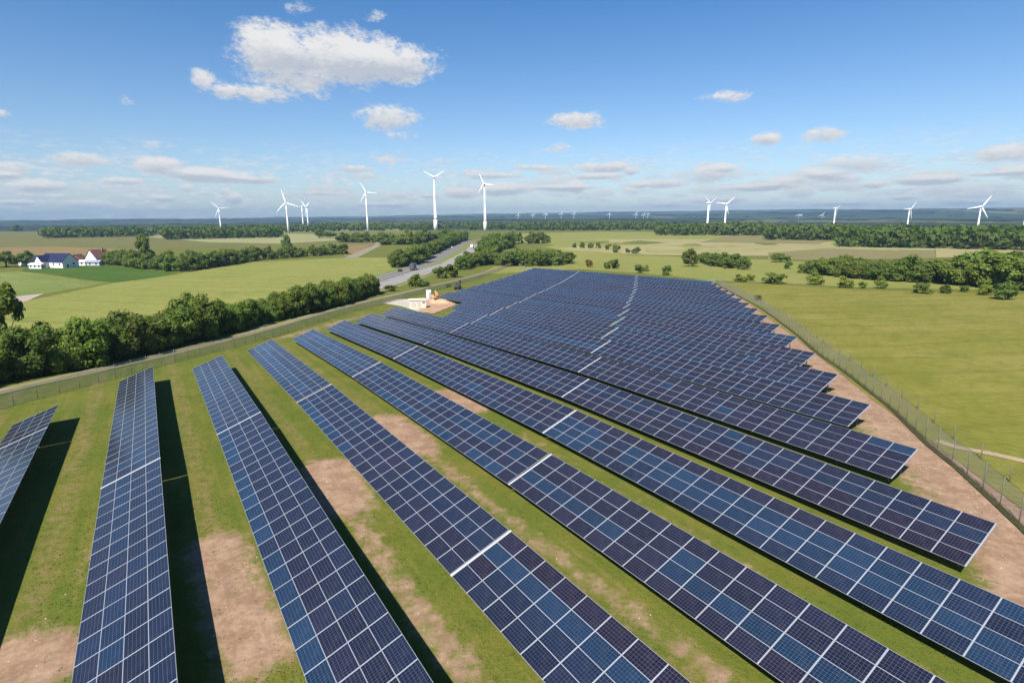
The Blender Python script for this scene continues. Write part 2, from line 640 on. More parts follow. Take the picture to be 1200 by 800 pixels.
caps([(206, 560), (225, 640)], .6, .35)


def soil_at(x, y):
    best = 0.0
    for ax, ay, bx, by, r, s in SOIL_CAPS:
        dx, dy = bx - ax, by - ay
        q = max(0, min(1, ((x - ax) * dx + (y - ay) * dy) / (dx * dx + dy * dy + 1e-9)))
        d = math.hypot(x - ax - q * dx, y - ay - q * dy)
        best = max(best, s * max(0, min(1, 1.45 - .85 * d / r)))
    return best


def build_ground():
    ang = [a for a in np.arange(-180, -68, 6)] + [a for a in np.arange(-68, 68, .7)] + [a for a in np.arange(68, 180, 6)]
    rad = [3.0]
    while rad[-1] < 14000:
        r = rad[-1]
        rad.append(r * (1.028 if r < 700 else 1.09))
    na, nr = len(ang), len(rad)
    V = [(0, 0, hz(0, 0))]
    for r in rad:
        for a in ang:
            x, y = r * math.sin(R(a)), r * math.cos(R(a))
            V.append((x, y, hz(x, y)))
    Fc = []
    for k in range(na):
        Fc.append((0, 1 + (k + 1) % na, 1 + k))
    for i in range(nr - 1):
        b = 1 + i * na
        for k in range(na):
            k2 = (k + 1) % na
            Fc.append((b + k, b + k2, b + na + k2, b + na + k))
    me = bpy.data.meshes.new('ground')
    me.from_pydata(V, [], Fc)
    me.polygons.foreach_set('use_smooth', [True] * len(Fc))
    a = me.attributes.new('soil', 'FLOAT', 'POINT')
    a.data.foreach_set('value', [soil_at(p[0], p[1]) if p[0] ** 2 + p[1] ** 2 < 260 ** 2 else 0.0 for p in V])
    me.materials.append(M_GROUND)
    bm = bmesh.new()
    bm.from_mesh(me)
    bmesh.ops.recalc_face_normals(bm, faces=bm.faces)
    if sum(f.normal.z for f in list(bm.faces)[:50]) < 0:
        bmesh.ops.reverse_faces(bm, faces=bm.faces)
    bm.to_mesh(me)
    bm.free()
    o = link(bpy.data.objects.new('ground', me))
    tag(o, 'olive green meadow with bare earth patches stretching to the horizon', kind='structure')


build_ground()


def sheet(name, pts, m, off=.05, grid=12.0, label=None, world=False):
    """a surface laid on the terrain inside a polygon"""
    P = [Vector((p[0], p[1], 0)) if world else at(*p) for p in pts]
    bm = bmesh.new()
    vs = [bm.verts.new((p.x, p.y, 0)) for p in P]
    bm.faces.new(vs)
    bmesh.ops.triangulate(bm, faces=bm.faces[:])
    x0, x1 = min(p.x for p in P), max(p.x for p in P)
    y0, y1 = min(p.y for p in P), max(p.y for p in P)
    y1c, x0c, x1c = min(y1, 560), max(x0, -500), min(x1, 500)
    for lo, hi, n in ((x0c, x1c, (1, 0, 0)), (y0, y1c, (0, 1, 0))):
        k = max(0, int((hi - lo) / grid))
        for i in range(1, k + 1):
            c = lo + i * grid
            bmesh.ops.bisect_plane(bm, geom=bm.verts[:] + bm.edges[:] + bm.faces[:], plane_co=Vector(n) * c, plane_no=n)
    for v in bm.verts:
        v.co.z = hz(v.co.x, v.co.y) + off
    bmesh.ops.recalc_face_normals(bm, faces=bm.faces)
    for f in bm.faces:
        if f.normal.z < 0:
            f.normal_flip()
        f.smooth = True
    me = bpy.data.meshes.new(name)
    bm.to_mesh(me)
    bm.free()
    me.materials.append(m)
    o = link(bpy.data.objects.new(name, me))
    return tag(o, label, kind='structure')


def ribbon(name, pts, width, m, off=.06, label=None, step=6.0, parent=None, skew=0.0):
    """a strip of constant width along ground points (world xy)"""
    pts = [Vector((p[0], p[1], 0)) for p in pts]
    fine = []
    for i in range(len(pts) - 1):
        p0, p1, p2, p3 = pts[max(i - 1, 0)], pts[i], pts[i + 1], pts[min(i + 2, len(pts) - 1)]
        n = max(1, int((p2 - p1).length / step))
        for k in range(n):
            fine.append(cr(p0, p1, p2, p3, k / n))
    fine.append(pts[-1])
    mb = MB()
    prev = None
    for i, p in enumerate(fine):
        d = fine[min(i + 1, len(fine) - 1)] - fine[max(i - 1, 0)]
        nrm = Vector((-d.y, d.x, 0)).normalized()
        q = []
        for s in (-.5, .5):
            w = p + nrm * (width * s + skew)
            q.append((w.x, w.y, hz(w.x, w.y) + off))
        if prev:
            mb.face([prev[0], prev[1], q[1], q[0]], 0, True)
        prev = q
    me = mb.mesh(name, m)
    for poly in me.polygons:
        if poly.normal.z < 0:
            poly.flip()
    o = link(bpy.data.objects.new(name, me))
    return tag(o, label, kind='structure') if parent is None else o


C_CROP = field_mat((.172, .182, .042), (.215, .208, .058), (.130, .158, .032), rot=.35, pitch=18, line=.35)
C_TOP = field_mat((.105, .110, .032), (.135, .125, .040), (.150, .100, .045), rot=.1, pitch=30, line=.1)
C_PALE = field_mat((.215, .215, .090), (.25, .24, .11), None, rot=.2, pitch=16, line=.2)
C_MID = field_mat((.120, .155, .035), (.165, .185, .055), (.19, .18, .08), rot=.6, pitch=14, line=.25)
C_GREEN = field_mat((.045, .085, .012), (.060, .105, .015), None, rot=.5, pitch=14, line=.2)
C_TAN = field_mat((.230, .205, .090), (.285, .245, .115), (.165, .165, .055), rot=-.15, pitch=20, line=.15)
C_LIME = field_mat((.165, .175, .040), (.200, .195, .055), (.21, .18, .07), rot=-.1, pitch=22, line=.15)
C_MEADOW = field_mat((.145, .142, .024), (.190, .168, .042), (.112, .128, .019), rot=-.2, pitch=9, line=.22, n_scale=.05)
C_BROWN = field_mat((.20, .135, .060), (.165, .130, .050), None, rot=0, pitch=20, line=.1)
C_STUB = field_mat((.155, .140, .055), (.185, .150, .070), None, rot=0, pitch=20, line=.15)

sheet('field', [(-60, 302), (-60, 271.5), (200, 270.5), (330, 273), (440, 274), (440, 287), (330, 289), (210, 290), (120, 300)], C_TOP, .05, 40,
      'brownish green upper field below the wooded crest at left')
sheet('field', [(-60, 299), (-60, 291), (60, 289), (150, 292), (110, 300)], C_BROWN, .09, 40, 'orange brown field strip behind the farm roofs')
sheet('field', [(172, 277.5), (196, 274), (340, 273.8), (402, 275), (408, 281), (330, 285.5), (245, 284)], C_PALE, .09, 40,
      'pale cream green field strip above the copse at left')
sheet('field', [(-60, 322), (25, 318), (130, 331), (20, 350), (-60, 352)], C_MID, .05, 20, 'light green field in front of the white farm')
sheet('field', [(28, 313.5), (125, 310.5), (210, 320), (204, 321), (134, 331), (60, 321), (26, 318)], C_GREEN, .05, 20,
      'dark green field right under the farm buildings')
sheet('field', [(14, 356), (45, 350), (134, 331.5), (206, 321.5), (300, 307), (404, 302), (462, 302), (495, 291), (520, 284), (528, 286), (498, 300), (470, 313),
                (442, 323), (400, 335), (300, 354), (262, 361), (180, 372), (100, 388), (0, 410), (-20, 380)], C_CROP, .05, 15,
      'large yellow green crop field between copse and near hedge')
sheet('field', [(403, 300), (406, 287.5), (437, 286), (420, 296), (412, 301)], C_BROWN, .07, 30, 'small brown field beside the farm track')
sheet('track', [(400, 303.5), (418, 302.5), (446, 288), (446, 277), (442, 277), (440, 286), (418, 296)], dirt_mat((.17, .15, .105), (.22, .19, .13), .2), .12, 30,
      'grey farm track climbing between the fields')
sheet('bare_ground', [(-30, 356), (14, 348), (52, 344), (34, 352), (10, 360), (-30, 372)], dirt_mat((.26, .20, .17), (.34, .28, .23), .3), .09, 15,
      'greyish bare soil corner of the crop field')
sheet('field', [(596, 274), (700, 271.5), (900, 273), (1000, 277.5), (960, 290), (870, 292), (760, 297), (690, 300), (640, 290), (600, 284)], C_LIME, .05, 40,
      'light yellow green field beyond the bushes behind the array')
sheet('field', [(640, 281), (760, 280), (900, 281.5), (1060, 288), (1050, 295), (900, 300), (760, 299), (655, 292)], C_TAN, .09, 40,
      'straw coloured field band behind the array')
sheet('field', [(860, 275), (985, 278), (960, 286), (820, 284)], C_STUB, .13, 40, 'tan stubble strip under the right wood')
sheet('field', [(962, 291), (983, 281.5), (1085, 281), (1096, 293), (1094, 294)], C_PALE, .13, 40, 'pale oblong field between two tan fields at right')
sheet('field', [(1097, 294), (1087, 281.5), (1260, 281.5), (1260, 300), (1097, 302)], C_TAN, .13, 40, 'tan field below the wood at far right')
sheet('field', [(900, 296), (965, 291.5), (1096, 294.5), (1096, 303), (960, 305), (900, 304)], C_STUB, .13, 40, 'brownish strip behind the right hand copse')
sheet('field', [(560, 322), (600, 300), (660, 292), (760, 299.5), (900, 304.5), (1000, 310), (1260, 318), (1260, 342), (1000, 337), (900, 331), (840, 329), (760, 321), (680, 315.5)],
      C_LIME, .05, 15, 'yellow green grass strip with scattered bushes behind the array')
sheet('meadow', [(842, 331), (900, 333), (1000, 340), (1260, 346), (1500, 380), (1900, 600), (1700, 900), (1300, 690), (1202, 600), (1105, 528), (1025, 470),
                 (960, 418), (905, 376), (870, 350)], C_MEADOW, .05, 8, 'olive green hay meadow outside the right fence')

M_ASPH = dirt_mat((.115, .104, .10), (.16, .145, .137), .25)
M_CONCR = dirt_mat((.19, .172, .16), (.25, .228, .21), .2)
M_VERGE = dirt_mat((.15, .15, .06), (.115, .135, .035), .3)
M_LINE = mat('road_paint', None, (.36, .35, .34), .8)
lane_a = [at(*p) for p in ((215, 384), (262, 370), (300, 362), (370, 347), (443, 328.5), (474, 318.5), (506, 305), (530, 292.5), (541, 285.5), (553, 282), (575, 280), (620, 278.5))]
lane_b = [at(*p) for p in ((225, 391), (270, 377), (320, 364), (380, 351), (444, 335), (478, 324.5), (513, 313), (538, 302.5), (552, 293.5), (560, 287.5), (578, 284.5), (622, 282.5))]
ribbon('verge', [(a + b) / 2 for a, b in zip(lane_a, lane_b)], 30, M_VERGE, .08, 'grey grassy verge along the motorway')
ribbon('road', lane_a, 11.5, M_ASPH, .14, 'left motorway carriageway of grey asphalt')
ribbon('road', lane_b, 11, M_CONCR, .14, 'right motorway carriageway of paler concrete')
for ln in (lane_a, lane_b):
    for sk in (-4.8, 0.0, 4.8):
        ribbon('lane_marking', ln, .25, M_LINE, .16, 'white lane line on the motorway', skew=sk)

M_TRACK = dirt_mat((.215, .175, .115), (.155, .145, .062), .35)
trk = [at(*p) for p in ((-120, 490), (-40, 470), (0, 459), (100, 437), (200, 414), (300, 389), (380, 366), (440, 351), (500, 337), (560, 322), (600, 309))]
ribbon('track', trk, 3.4, M_TRACK, .07, 'light earth track between hedge and left fence', step=3)

ribbon('track', [at(*p) for p in ((1098, 517), (1122, 525), (1160, 532), (1200, 541), (1262, 556), (1360, 585))], 1.0, dirt_mat((.30, .22, .155), (.24, .19, .10), .6), .09, 'narrow light dirt track outside the right fence', step=2)

# construction corner at the far left of the array
sheet('gravel', [(449, 355.5), (466, 351), (497, 350), (512, 353), (520, 358), (506, 367.5), (490, 365.5), (470, 359)], dirt_mat((.30, .27, .22), (.42, .38, .32), .5), .09, 5,
      'pale gravel yard around the cream transformer kiosk')
sheet('bare_earth', [(499, 352.5), (511, 348.5), (533, 355.5), (534, 357.5), (508, 368), (490, 365)], dirt_mat((.28, .165, .105), (.37, .24, .16), .6), .12, 4,
      'orange brown dug earth beside the kiosk')


def hills():
    def fm(t):
        P = position(t)
        n = t.noise(t.mapping(P, scale=(.0012, .0012, .004)), 1.0, 5, .6)
        vo = t.new('ShaderNodeTexVoronoi', feature='F1')
        t.l.new(t.mapping(P, scale=(.0016, .0007, .001)), vo.inputs['Vector'])
        vo.inputs['Scale'].default_value = 1.0
        s = t.new('ShaderNodeSeparateColor')
        t.l.new(vo.outputs['Color'], s.inputs[0])
        c = t.mix(t.step(n, .4, .6), (.016, .026, .014), (.026, .038, .018))
        c = t.mix(t.math('MULTIPLY', t.step(s.outputs[0], .90, .93), .6), c, (.12, .12, .06))
        t.l.new(c, t.b.inputs['Base Color'])
    m = mat('hill_forest', fm, rough=.95, spec=.05)
    rnd = random.Random(3)
    # distance, half depth, ridge height (m above the plain) at photograph columns, label
    specs = [
        (3000, 500, [(-200, 7), (150, 10), (300, 12), (420, 15), (560, 19), (700, 20), (800, 17), (1000, 10), (1400, 8)], 'dark wooded rise in the middle distance'),
        (5600, 900, [(-200, 34), (0, 26), (200, 33), (400, 30), (520, 40), (640, 45), (780, 42), (900, 54), (1050, 60), (1200, 62), (1400, 60)], 'blue green wooded hills in front of the skyline'),
        (9000, 1400, [(-200, 40), (0, 42), (60, 40), (160, 46), (240, 42), (330, 50), (400, 58), (480, 66), (560, 78), (640, 88), (720, 93), (800, 98), (900, 104), (1000, 96), (1100, 90), (1200, 92), (1400, 90)],
         'far blue wooded hills on the skyline')]
    for D, hd, prof, lab in specs:
        mb = MB()
        n = 260
        prev = None
        ph = [rnd.uniform(0, 6.28) for _ in range(8)]
        for i in range(n + 1):
            px = -260 + 1720 * i / n
            dx, dy, _ = px_dir(px, 255)
            k = 1 / math.hypot(dx, dy)
            h = np.interp(px, [q[0] for q in prof], [q[1] for q in prof])
            h += D / 5600 * (1.6 * math.sin(px * .031 + ph[0]) + 1.2 * math.sin(px * .083 + ph[1]) + .8 * math.sin(px * .21 + ph[2]) + .6 * math.sin(px * .47 + ph[3])
                             + .5 * math.sin(px * 1.1 + ph[4]))
            col = []
            for q in (-1, -.75, -.5, -.3, -.12, 0, .2, .55, 1):
                wob = 1 + .03 * math.sin(px * .05 + q * 9 + ph[5])
                r = (D + hd * q) * wob
                z = -10.5 + h * (0.5 + 0.5 * math.cos(math.pi * q)) + (1.5 * D / 5600 * math.sin(px * .13 + q * 11 + ph[6]) if abs(q) < .9 and abs(q) > .05 else 0)
                col.append((dx * k * r, dy * k * r, z))
            if prev:
                for j in range(len(col) - 1):
                    mb.face([prev[j], col[j], col[j + 1], prev[j + 1]], 0, True)
            prev = col
        me = mb.mesh('hills', m, fix=False)
        bm = bmesh.new()
        bm.from_mesh(me)
        bmesh.ops.remove_doubles(bm, verts=bm.verts, dist=.01)
        bm.to_mesh(me)
        bm.free()
        tag(link(bpy.data.objects.new('hills', me)), lab, kind='structure')


hills()

# ------------------------------------------------------------------ the solar array
SL, MP, ML, MW = 4.06, 1.672, 1.668, 1.013          # slope length, module pitch, module length and width
H0 = 0.80
CT, ST = math.cos(TI), math.sin(TI)
ROWDZ = {0: -.3}
ROWV = [-13.2, -4.79, 3.47, 11.79, 20.15, 28.32, 36.46, 44.97, 53.6, 62.38, 71.34, 79.9, 88.16, 96.44, 104.74, 113.07, 121.46, 129.85, 138.27, 146.69, 155.12, 163.56]
# every row: list of (start u, number of modules) from the near end to the far end
ROWS = [
    [(26.2, 22), (63.2, 5)], [(11.1, 22), (48.1, 22)], [(15.3, 24), (55.6, 19)], [(-12.1, 22), (24.9, 22), (62.2, 21)],
    [(-4.7, 22), (32.4, 22), (69.5, 21)], [(2.4, 22), (39.4, 22), (76.3, 22)], [(10.2, 22), (47.0, 22), (83.7, 22)],
    [(17.8, 22), (54.6, 22), (91.4, 22)], [(25.4, 22), (62.4, 22), (99.3, 8)], [(33.1, 22), (70.3, 22), (107.5, 11)],
    [(40.9, 22), (78.3, 22), (116.0, 22)], [(48.6, 22), (86.0, 22), (123.6, 22)], [(56.7, 22), (94.0, 22), (131.5, 22)]]
for k, u0 in enumerate((64.5, 72.2, 80.1, 87.9, 96.1, 104.4, 112.8, 121.2, 129.7)):
    ROWS.append([(u0, 22), (u0 + 37.2, 22), (u0 + 74.4, 22)])
ORD = ['first', 'second', 'third', 'fourth', 'fifth', 'sixth', 'seventh', 'eighth', 'ninth', 'tenth', 'eleventh', 'twelfth', 'thirteenth', 'fourteenth',
       'fifteenth', 'sixteenth', 'seventeenth', 'eighteenth', 'nineteenth', 'twentieth', 'twenty-first', 'twenty-second']


def module_mesh():
    mb = MB()
    L, W, T = ML, MW, .038
    a, b = .032, .014                                   # frame widths: short sides, long sides
    mb.box((a / 2, W / 2, -T / 2), (a, W, T), 0)
    mb.box((L - a / 2, W / 2, -T / 2), (a, W, T), 0)
    mb.box((L / 2, b / 2, -T / 2), (L - 2 * a - .002, b, T), 0)
    mb.box((L / 2, W - b / 2, -T / 2), (L - 2 * a - .002, b, T), 0)
    me_f = len(mb.f)
    mb.face([(a, b, -.004), (L - a, b, -.004), (L - a, W - b, -.004), (a, W - b, -.004)], 1)
    mb.face([(a, W - b, -.010), (L - a, W - b, -.010), (L - a, b, -.010), (a, b, -.010)], 2)
    me = mb.mesh('solar_module', [M_ALU, M_CELL, M_WHITE], fix=False)
    u = me.uv_layers.new(name='UVMap')
    for poly in me.polygons:
        for li, q in zip(poly.loop_indices, ((0, 0), (1, 0), (1, 1), (0, 1))):
            u.data[li].uv = q if poly.index == me_f else (.5 / 10, .5 / 6)
    return me


ME_MOD = module_mesh()
FAR_SCRAP = {}


def tint_of(rnd, base):
    """blue, navy and violet batches of polycrystalline modules"""
    k = rnd.random()
    c = base if k < .86 else rnd.choice(TINTS)
    f = rnd.uniform(.82, 1.2)
    return (c[0] * f, c[1] * f, c[2] * f, 1)


TINTS = [(.009, .011, .024), (.010, .011, .025), (.011, .011, .024), (.008, .015, .035), (.008, .024, .053), (.012, .010, .022), (.008, .012, .028)]


def rails_mesh(n):
    """purlins along the row and rafters up the slope, under the modules (local frame of the table)"""
    key = ('rails', n)
    if key not in FAR_SCRAP:
        mb = MB()
        L = n * MP
        for y in (.5, 1.52, 2.54, 3.56):
            mb.box((L / 2, y, -.075), (L - .04, .05, .07))
        k = max(2, round(L / 3.3))
        for i in range(k + 1):
            mb.box((.6 + (L - 1.2) * i / k, SL / 2, -.155), (.06, SL - .5, .088))
        FAR_SCRAP[key] = mb.mesh('rails', M_STEEL)
    return FAR_SCRAP[key]


def post_mesh():
    mb = MB()
    Minv = Matrix.Rotation(-TI, 4, 'X')
    for y in (1.05, 3.05):
        top = Vector((0, y, -.2))
        w = Matrix.Rotation(TI, 4, 'X') @ top
        foot = Vector((0, w.y, w.z)) - Vector((0, 0, H0 + y * ST + .55))
        mb.bar(top, Minv @ foot, .1, .06)
    a = Matrix.Rotation(TI, 4, 'X') @ Vector((0, 3.05, -.2))
    mb.bar((0, 1.9, -.21), Minv @ Vector((0, a.y, a.z - .95)), .05)
    return mb.mesh('support_post', M_STEEL)


ME_POST = post_mesh()


def end_rail_mesh():
    mb = MB()
    mb.box((0, SL / 2, -.012), (.10, SL + .08, .05))
    return mb.mesh('end_rail', worn((.50, .50, .51), .12, 2, .5))


ME_END = end_rail_mesh()
EB = MB()
EB.box((0, SL / 2, -.03), (.05, SL + .02, .06))
ME_EDGE = EB.mesh('edge_rail', M_ALU)


def far_surface(n, rnd):
    """the module surface of a table too far off for its modules to be told apart"""
    mb = MB()
    L = n * MP
    mb.box((L / 2 - .012, SL / 2 - .01, -.021), (L - .024, SL - .03, .034), 0)
    tints = []
    for i in range(n):
        for j in range(4):
            x0, y0 = i * MP, j * 1.017
            mb.face([(x0 + .030, y0 + .017, -.001), (x0 + ML - .030, y0 + .017, -.001), (x0 + ML - .030, y0 + MW - .017, -.001), (x0 + .030, y0 + MW - .017, -.001)], 1)
    me = mb.mesh('panel_surface', [M_ALU, M_CELLF], fix=False)
    u = me.uv_layers.new(name='UVMap')
    me.color_attributes.new('tint', 'FLOAT_COLOR', 'CORNER')
    ca = me.color_attributes['tint']
    u = me.uv_layers['UVMap']
    base = [rnd.choice(TINTS) for _ in range(4)]
    for poly in me.polygons:
        q = poly.index - 6
        c = tint_of(rnd, base[q % 4]) if q >= 0 else (0, 0, 0, 1)
        if q >= 0 and rnd.random() < .03:
            base[q % 4] = rnd.choice(TINTS)
        for li, w in zip(poly.loop_indices, ((0, 0), (1, 0), (1, 1), (0, 1))):
            u.data[li].uv = w
            ca.data[li].color = c
    return me


def build_table(row, pos, u0, n, total):
    v = ROWV[row]
    L = n * MP
    x0, y0 = xy(u0, v)
    x1, y1 = xy(u0 + L, v)
    wob = random.Random(row * 10 + pos)
    dz = ROWDZ.get(row, 0)
    P0 = Vector((x0, y0, hz(x0, y0) + dz + H0 + wob.uniform(-.03, .03)))
    P1 = Vector((x1, y1, hz(x1, y1) + dz + H0 + wob.uniform(-.03, .03)))
    ex = (P1 - P0).normalized()
    vv = Vector((CA, SA, 0))
    up = Vector((0, 0, 1))
    ez = (up * CT - vv * ST)
    ez = (ez - ex * ez.dot(ex)).normalized()
    ey = ez.cross(ex)
    flip = ey.dot(vv) < 0
    # x runs along the row, y climbs the slope, z is the panel normal (left handed pairs are turned round)
    if flip:
        P0, ex = P1, -ex
        ey = ez.cross(ex)
    M = Matrix((ex, ey, ez)).transposed().to_4x4()
    M.translation = P0
    root = bpy.data.objects.new('solar_table', None)
    root.empty_display_size = .3
    root.matrix_world = M
    link(root)
    rowname = ORD[row] + ' row counted from the left'
    short = n < 15
    if total == 2:
        place = 'nearer' if pos == 0 else 'farther'
        lab = place + (' short' if short else '') + ' solar table of the two in the ' + rowname
    else:
        place = ('nearest', 'middle', 'farthest')[pos]
        lab = place + (' short' if short else '') + ' of three solar tables in the ' + rowname
    tag(root, lab, 'solar panels', 'solar panel tables in parallel rows')
    rnd = random.Random(row * 31 + pos)
    if row <= 9:
        base = [rnd.choice(TINTS) for _ in range(4)]
        for i in range(n):
            for j in range(4):
                o = bpy.data.objects.new('solar_module', ME_MOD)
                o.location = (i * MP + rnd.uniform(-.003, .003), j * 1.017, rnd.uniform(-.002, .002))
                o.rotation_euler = (rnd.gauss(0, .0022), rnd.gauss(0, .0022), 0)
                o.color = tint_of(rnd, base[j])
                o.parent = root
                COL.objects.link(o)
                if rnd.random() < .03:
                    base[j] = rnd.choice(TINTS)
    else:
        inst('panel_surface', far_surface(n, rnd), root)
    inst('support_rails', rails_mesh(n), root)
    k = max(2, round(L / 4.2))
    for i in range(k + 1):
        inst('support_post', ME_POST, root, (.6 + (L - 1.2) * i / k, 0, 0))
    inst('end_rail', ME_EDGE if pos == total - 1 else ME_END, root, (-.03 if pos == total - 1 else -.075, 0, 0))
    if pos == 0:
        inst('edge_rail', ME_EDGE, root, (L + .02, 0, 0))
    return root


for r_, tabs in enumerate(ROWS):
    for p_, (u0, n) in enumerate(tabs):
        build_table(r_, p_, u0, n, len(tabs))


# ------------------------------------------------------------------ fences
def mesh_mat():
    def fn(t):
        uvm = t.new('ShaderNodeUVMap')
        s = t.new('ShaderNodeSeparateXYZ')
        t.l.new(uvm.outputs[0], s.inputs[0])
        ln = None
        for o, p, w in ((s.outputs[0], .05, .013), (s.outputs[1], .2, .03)):
            f = t.math('MULTIPLY', t.math('FRACT', t.math('DIVIDE', o, p)), p)
            g = t.math('LESS_THAN', f, w)
            ln = g if ln is None else t.math('MAXIMUM', ln, g)
        tr = t.new('ShaderNodeBsdfTransparent')
        mx = t.new('ShaderNodeMixShader')
        t.l.new(ln, mx.inputs[0])
        t.l.new(tr.outputs[0], mx.inputs[1])
        t.l.new(t.b.outputs[0], mx.inputs[2])
        t.l.new(mx.outputs[0], t.out.inputs['Surface'])
    return mat('fence_wire', fn, (.36, .37, .34), .6, .3)


M_WIRE = mesh_mat()


def fence(name, pts, label, spacing=2.5, h=2.0, post=.06, wires=None, m_post=None, cat='fence', mesh=True, over=.08):
    pts = [Vector((p[0], p[1], 0)) for p in pts]
    segs = [(b - a).length for a, b in zip(pts, pts[1:])]
    tot = sum(segs)
    n = min(99, max(2, round(tot / spacing)))

    def point(s):
        for a, b, l in zip(pts, pts[1:], segs):
            if s <= l or b is pts[-1]:
                p = a.lerp(b, min(1, s / l))
                return Vector((p.x, p.y, hz(p.x, p.y)))
            s -= l
    P = [point(tot * i / n) for i in range(n + 1)]
    root = empty(name, P[0])
    tag(root, label, cat)
    o0 = P[0]
    pm = MB()
    pm.tube([(0, 0, -.4), (0, 0, h + over)], [post / 2] * 2, 6)
    pme = pm.mesh('fence_post', m_post or M_POST)
    for p in P:
        inst('fence_post', pme, root, p - o0)
    if mesh:
        mb = MB()
        uvs = []
        s = 0
        for a, b in zip(P, P[1:]):
            d = (b - a).length
            A, B = a - o0, b - o0
            mb.face([A + Vector((0, 0, .05)), B + Vector((0, 0, .05)), B + Vector((0, 0, h)), A + Vector((0, 0, h))])
            uvs += [(s, 0), (s + d, 0), (s + d, h), (s, h)]
            s += d
        me = mb.mesh('wire_mesh', M_WIRE, fix=False)
        u = me.uv_layers.new(name='UVMap')
        for i, q in enumerate(uvs):
            u.data[i].uv = q
        inst('wire_mesh', me, root)
    for z in (wires or []):
        wb = MB()
        for a, b in zip(P, P[1:]):
            wb.bar(a - o0 + Vector((0, 0, z)), b - o0 + Vector((0, 0, z)), .012)
        wb.build('wire', M_STEEL, root)
    return root


fl = [at(*p) for p in ((-150, 522), (-60, 496), (0, 479), (47, 467), (115, 449), (185, 430), (242, 415), (300, 401), (340, 389), (400, 369), (440, 359), (500, 343.5), (560, 327), (603, 310))]
fence('wire_fence', fl[:8], 'near stretch of grey wire mesh fence beside the hedge at left', 2.5)
fence('wire_fence', fl[7:], 'far stretch of grey wire mesh fence running up past the kiosk', 2.5)
fr = [at(*p) for p in ((838, 332), (862, 345), (890, 360), (935, 393), (957.5, 412.5), (991, 436), (1023, 461), (1047, 480), (1091, 522), (1122, 546.5), (1157, 578), (1200, 618), (1300, 715), (1400, 820))]
fence('wire_fence', fr[:6], 'far stretch of wire mesh fence at the right edge of the array', 2.5, h=2.1)
fence('wire_fence', fr[5:], 'near stretch of wire mesh fence between earth strip and right meadow', 2.5, h=2.1)
bk = [fl[-1]] + [Vector((*xy(u, 171.5), 0)) for u in (250, 225, 200, 180, 160, 145)] + [fr[0]]
fence('wire_fence', bk, 'low grey fence along the back edge of the array', 4.0, h=1.6)
ribbon('weed_shade_strip', [p - Vector((.3, .2, 0)) for p in fr], .5, dirt_mat((.030, .032, .012), (.055, .048, .020), 1.5), .075, 'dark strip of weeds and painted shade along the foot of the right fence', step=3)  # the dark colour holds painted shade at the fence foot besides the weeds
mid = [Vector((p.x + 3.2, p.y + 1.8, 0)) for p in fr]
fence('pasture_fence', mid[:6], 'far part of thin post and wire fence in the right meadow', 4.5, h=1.3, post=.085, wires=(.5, .9, 1.25), m_post=M_WOOD, mesh=False)
fence('pasture_fence', mid[5:13], 'near part of post and wire fence standing just outside the right mesh fence', 4.5, h=1.3, post=.085, wires=(.5, .9, 1.25), m_post=M_WOOD, mesh=False)


# ------------------------------------------------------------------ trees
def crown_mesh(seed, lobes, leaves, size, squash=1.0, conifer=False):
    """a crown about 1 m wide and 1 m tall with its foot at z = 0: inner lobes plus many leaf clumps"""
    rnd = np.random.RandomState(seed)
    C, Rr = [], []
    for k in range(lobes):
        a = rnd.uniform(0, 2 * math.pi)
        z = rnd.uniform(.07, .84)
        wid = (math.sin(math.pi * min(.95, z * .72 + .25)) ** .7) * .40 if not conifer else (1 - z) * .42
        rr = rnd.uniform(.2, 1) ** .5 * wid
        C.append((rr * math.cos(a), rr * math.sin(a), z * squash))
        Rr.append(rnd.uniform(.11, .20) * (1.15 - .35 * abs(z - .45)))
    C, Rr = np.array(C), np.array(Rr)
    mb = MB()
    bm = bmesh.new()
    for c, r in zip(C, Rr):
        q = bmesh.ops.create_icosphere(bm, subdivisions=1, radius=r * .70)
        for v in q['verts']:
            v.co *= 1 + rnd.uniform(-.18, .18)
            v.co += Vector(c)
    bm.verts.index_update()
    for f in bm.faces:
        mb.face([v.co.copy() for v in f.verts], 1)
    bm.free()
    for i in range(leaves):
        k = rnd.randint(lobes)
        d = rnd.normal(size=3)
        d /= np.linalg.norm(d)
        d[2] = abs(d[2]) if rnd.rand() < .45 else d[2]
        p = C[k] + d * Rr[k] * rnd.uniform(.72, 1.16)
        if p[2] < 0.02:
            continue
        nrm = d * 1.0 + np.array((0, 0, .35)) + rnd.normal(size=3) * .5
        nrm /= np.linalg.norm(nrm)
        e1 = np.cross(nrm, rnd.normal(size=3))
        e1 /= np.linalg.norm(e1)
        e2 = np.cross(nrm, e1)
        s = size * rnd.uniform(.55, 1.35)
        s2 = s * rnd.uniform(.5, .9)
        mb.face([p + e1 * s, p + e2 * s2 * .9 + e1 * s * .2, p - e1 * s * .9, p - e2 * s2 + e1 * s * .1], 0)
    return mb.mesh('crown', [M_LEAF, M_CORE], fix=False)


def trunk_mesh(seed, h=.5):
    rnd = random.Random(seed)
    mb = MB()
    mb.tube([(0, 0, -.04), (.01, 0, .12), (.0, .01, .3), (.01, .0, h)], [.034, .026, .022, .012], 7)
    for k in range(6):
        a = k * 1.05 + rnd.uniform(-.3, .3)
        z = rnd.uniform(.16, .4)
        mb.tube([(0, 0, z), (.1 * math.cos(a), .1 * math.sin(a), z + .12), (.24 * math.cos(a), .24 * math.sin(a), z + .26)], [.013, .009, .004], 5)
    return mb.mesh('trunk', M_BARK)


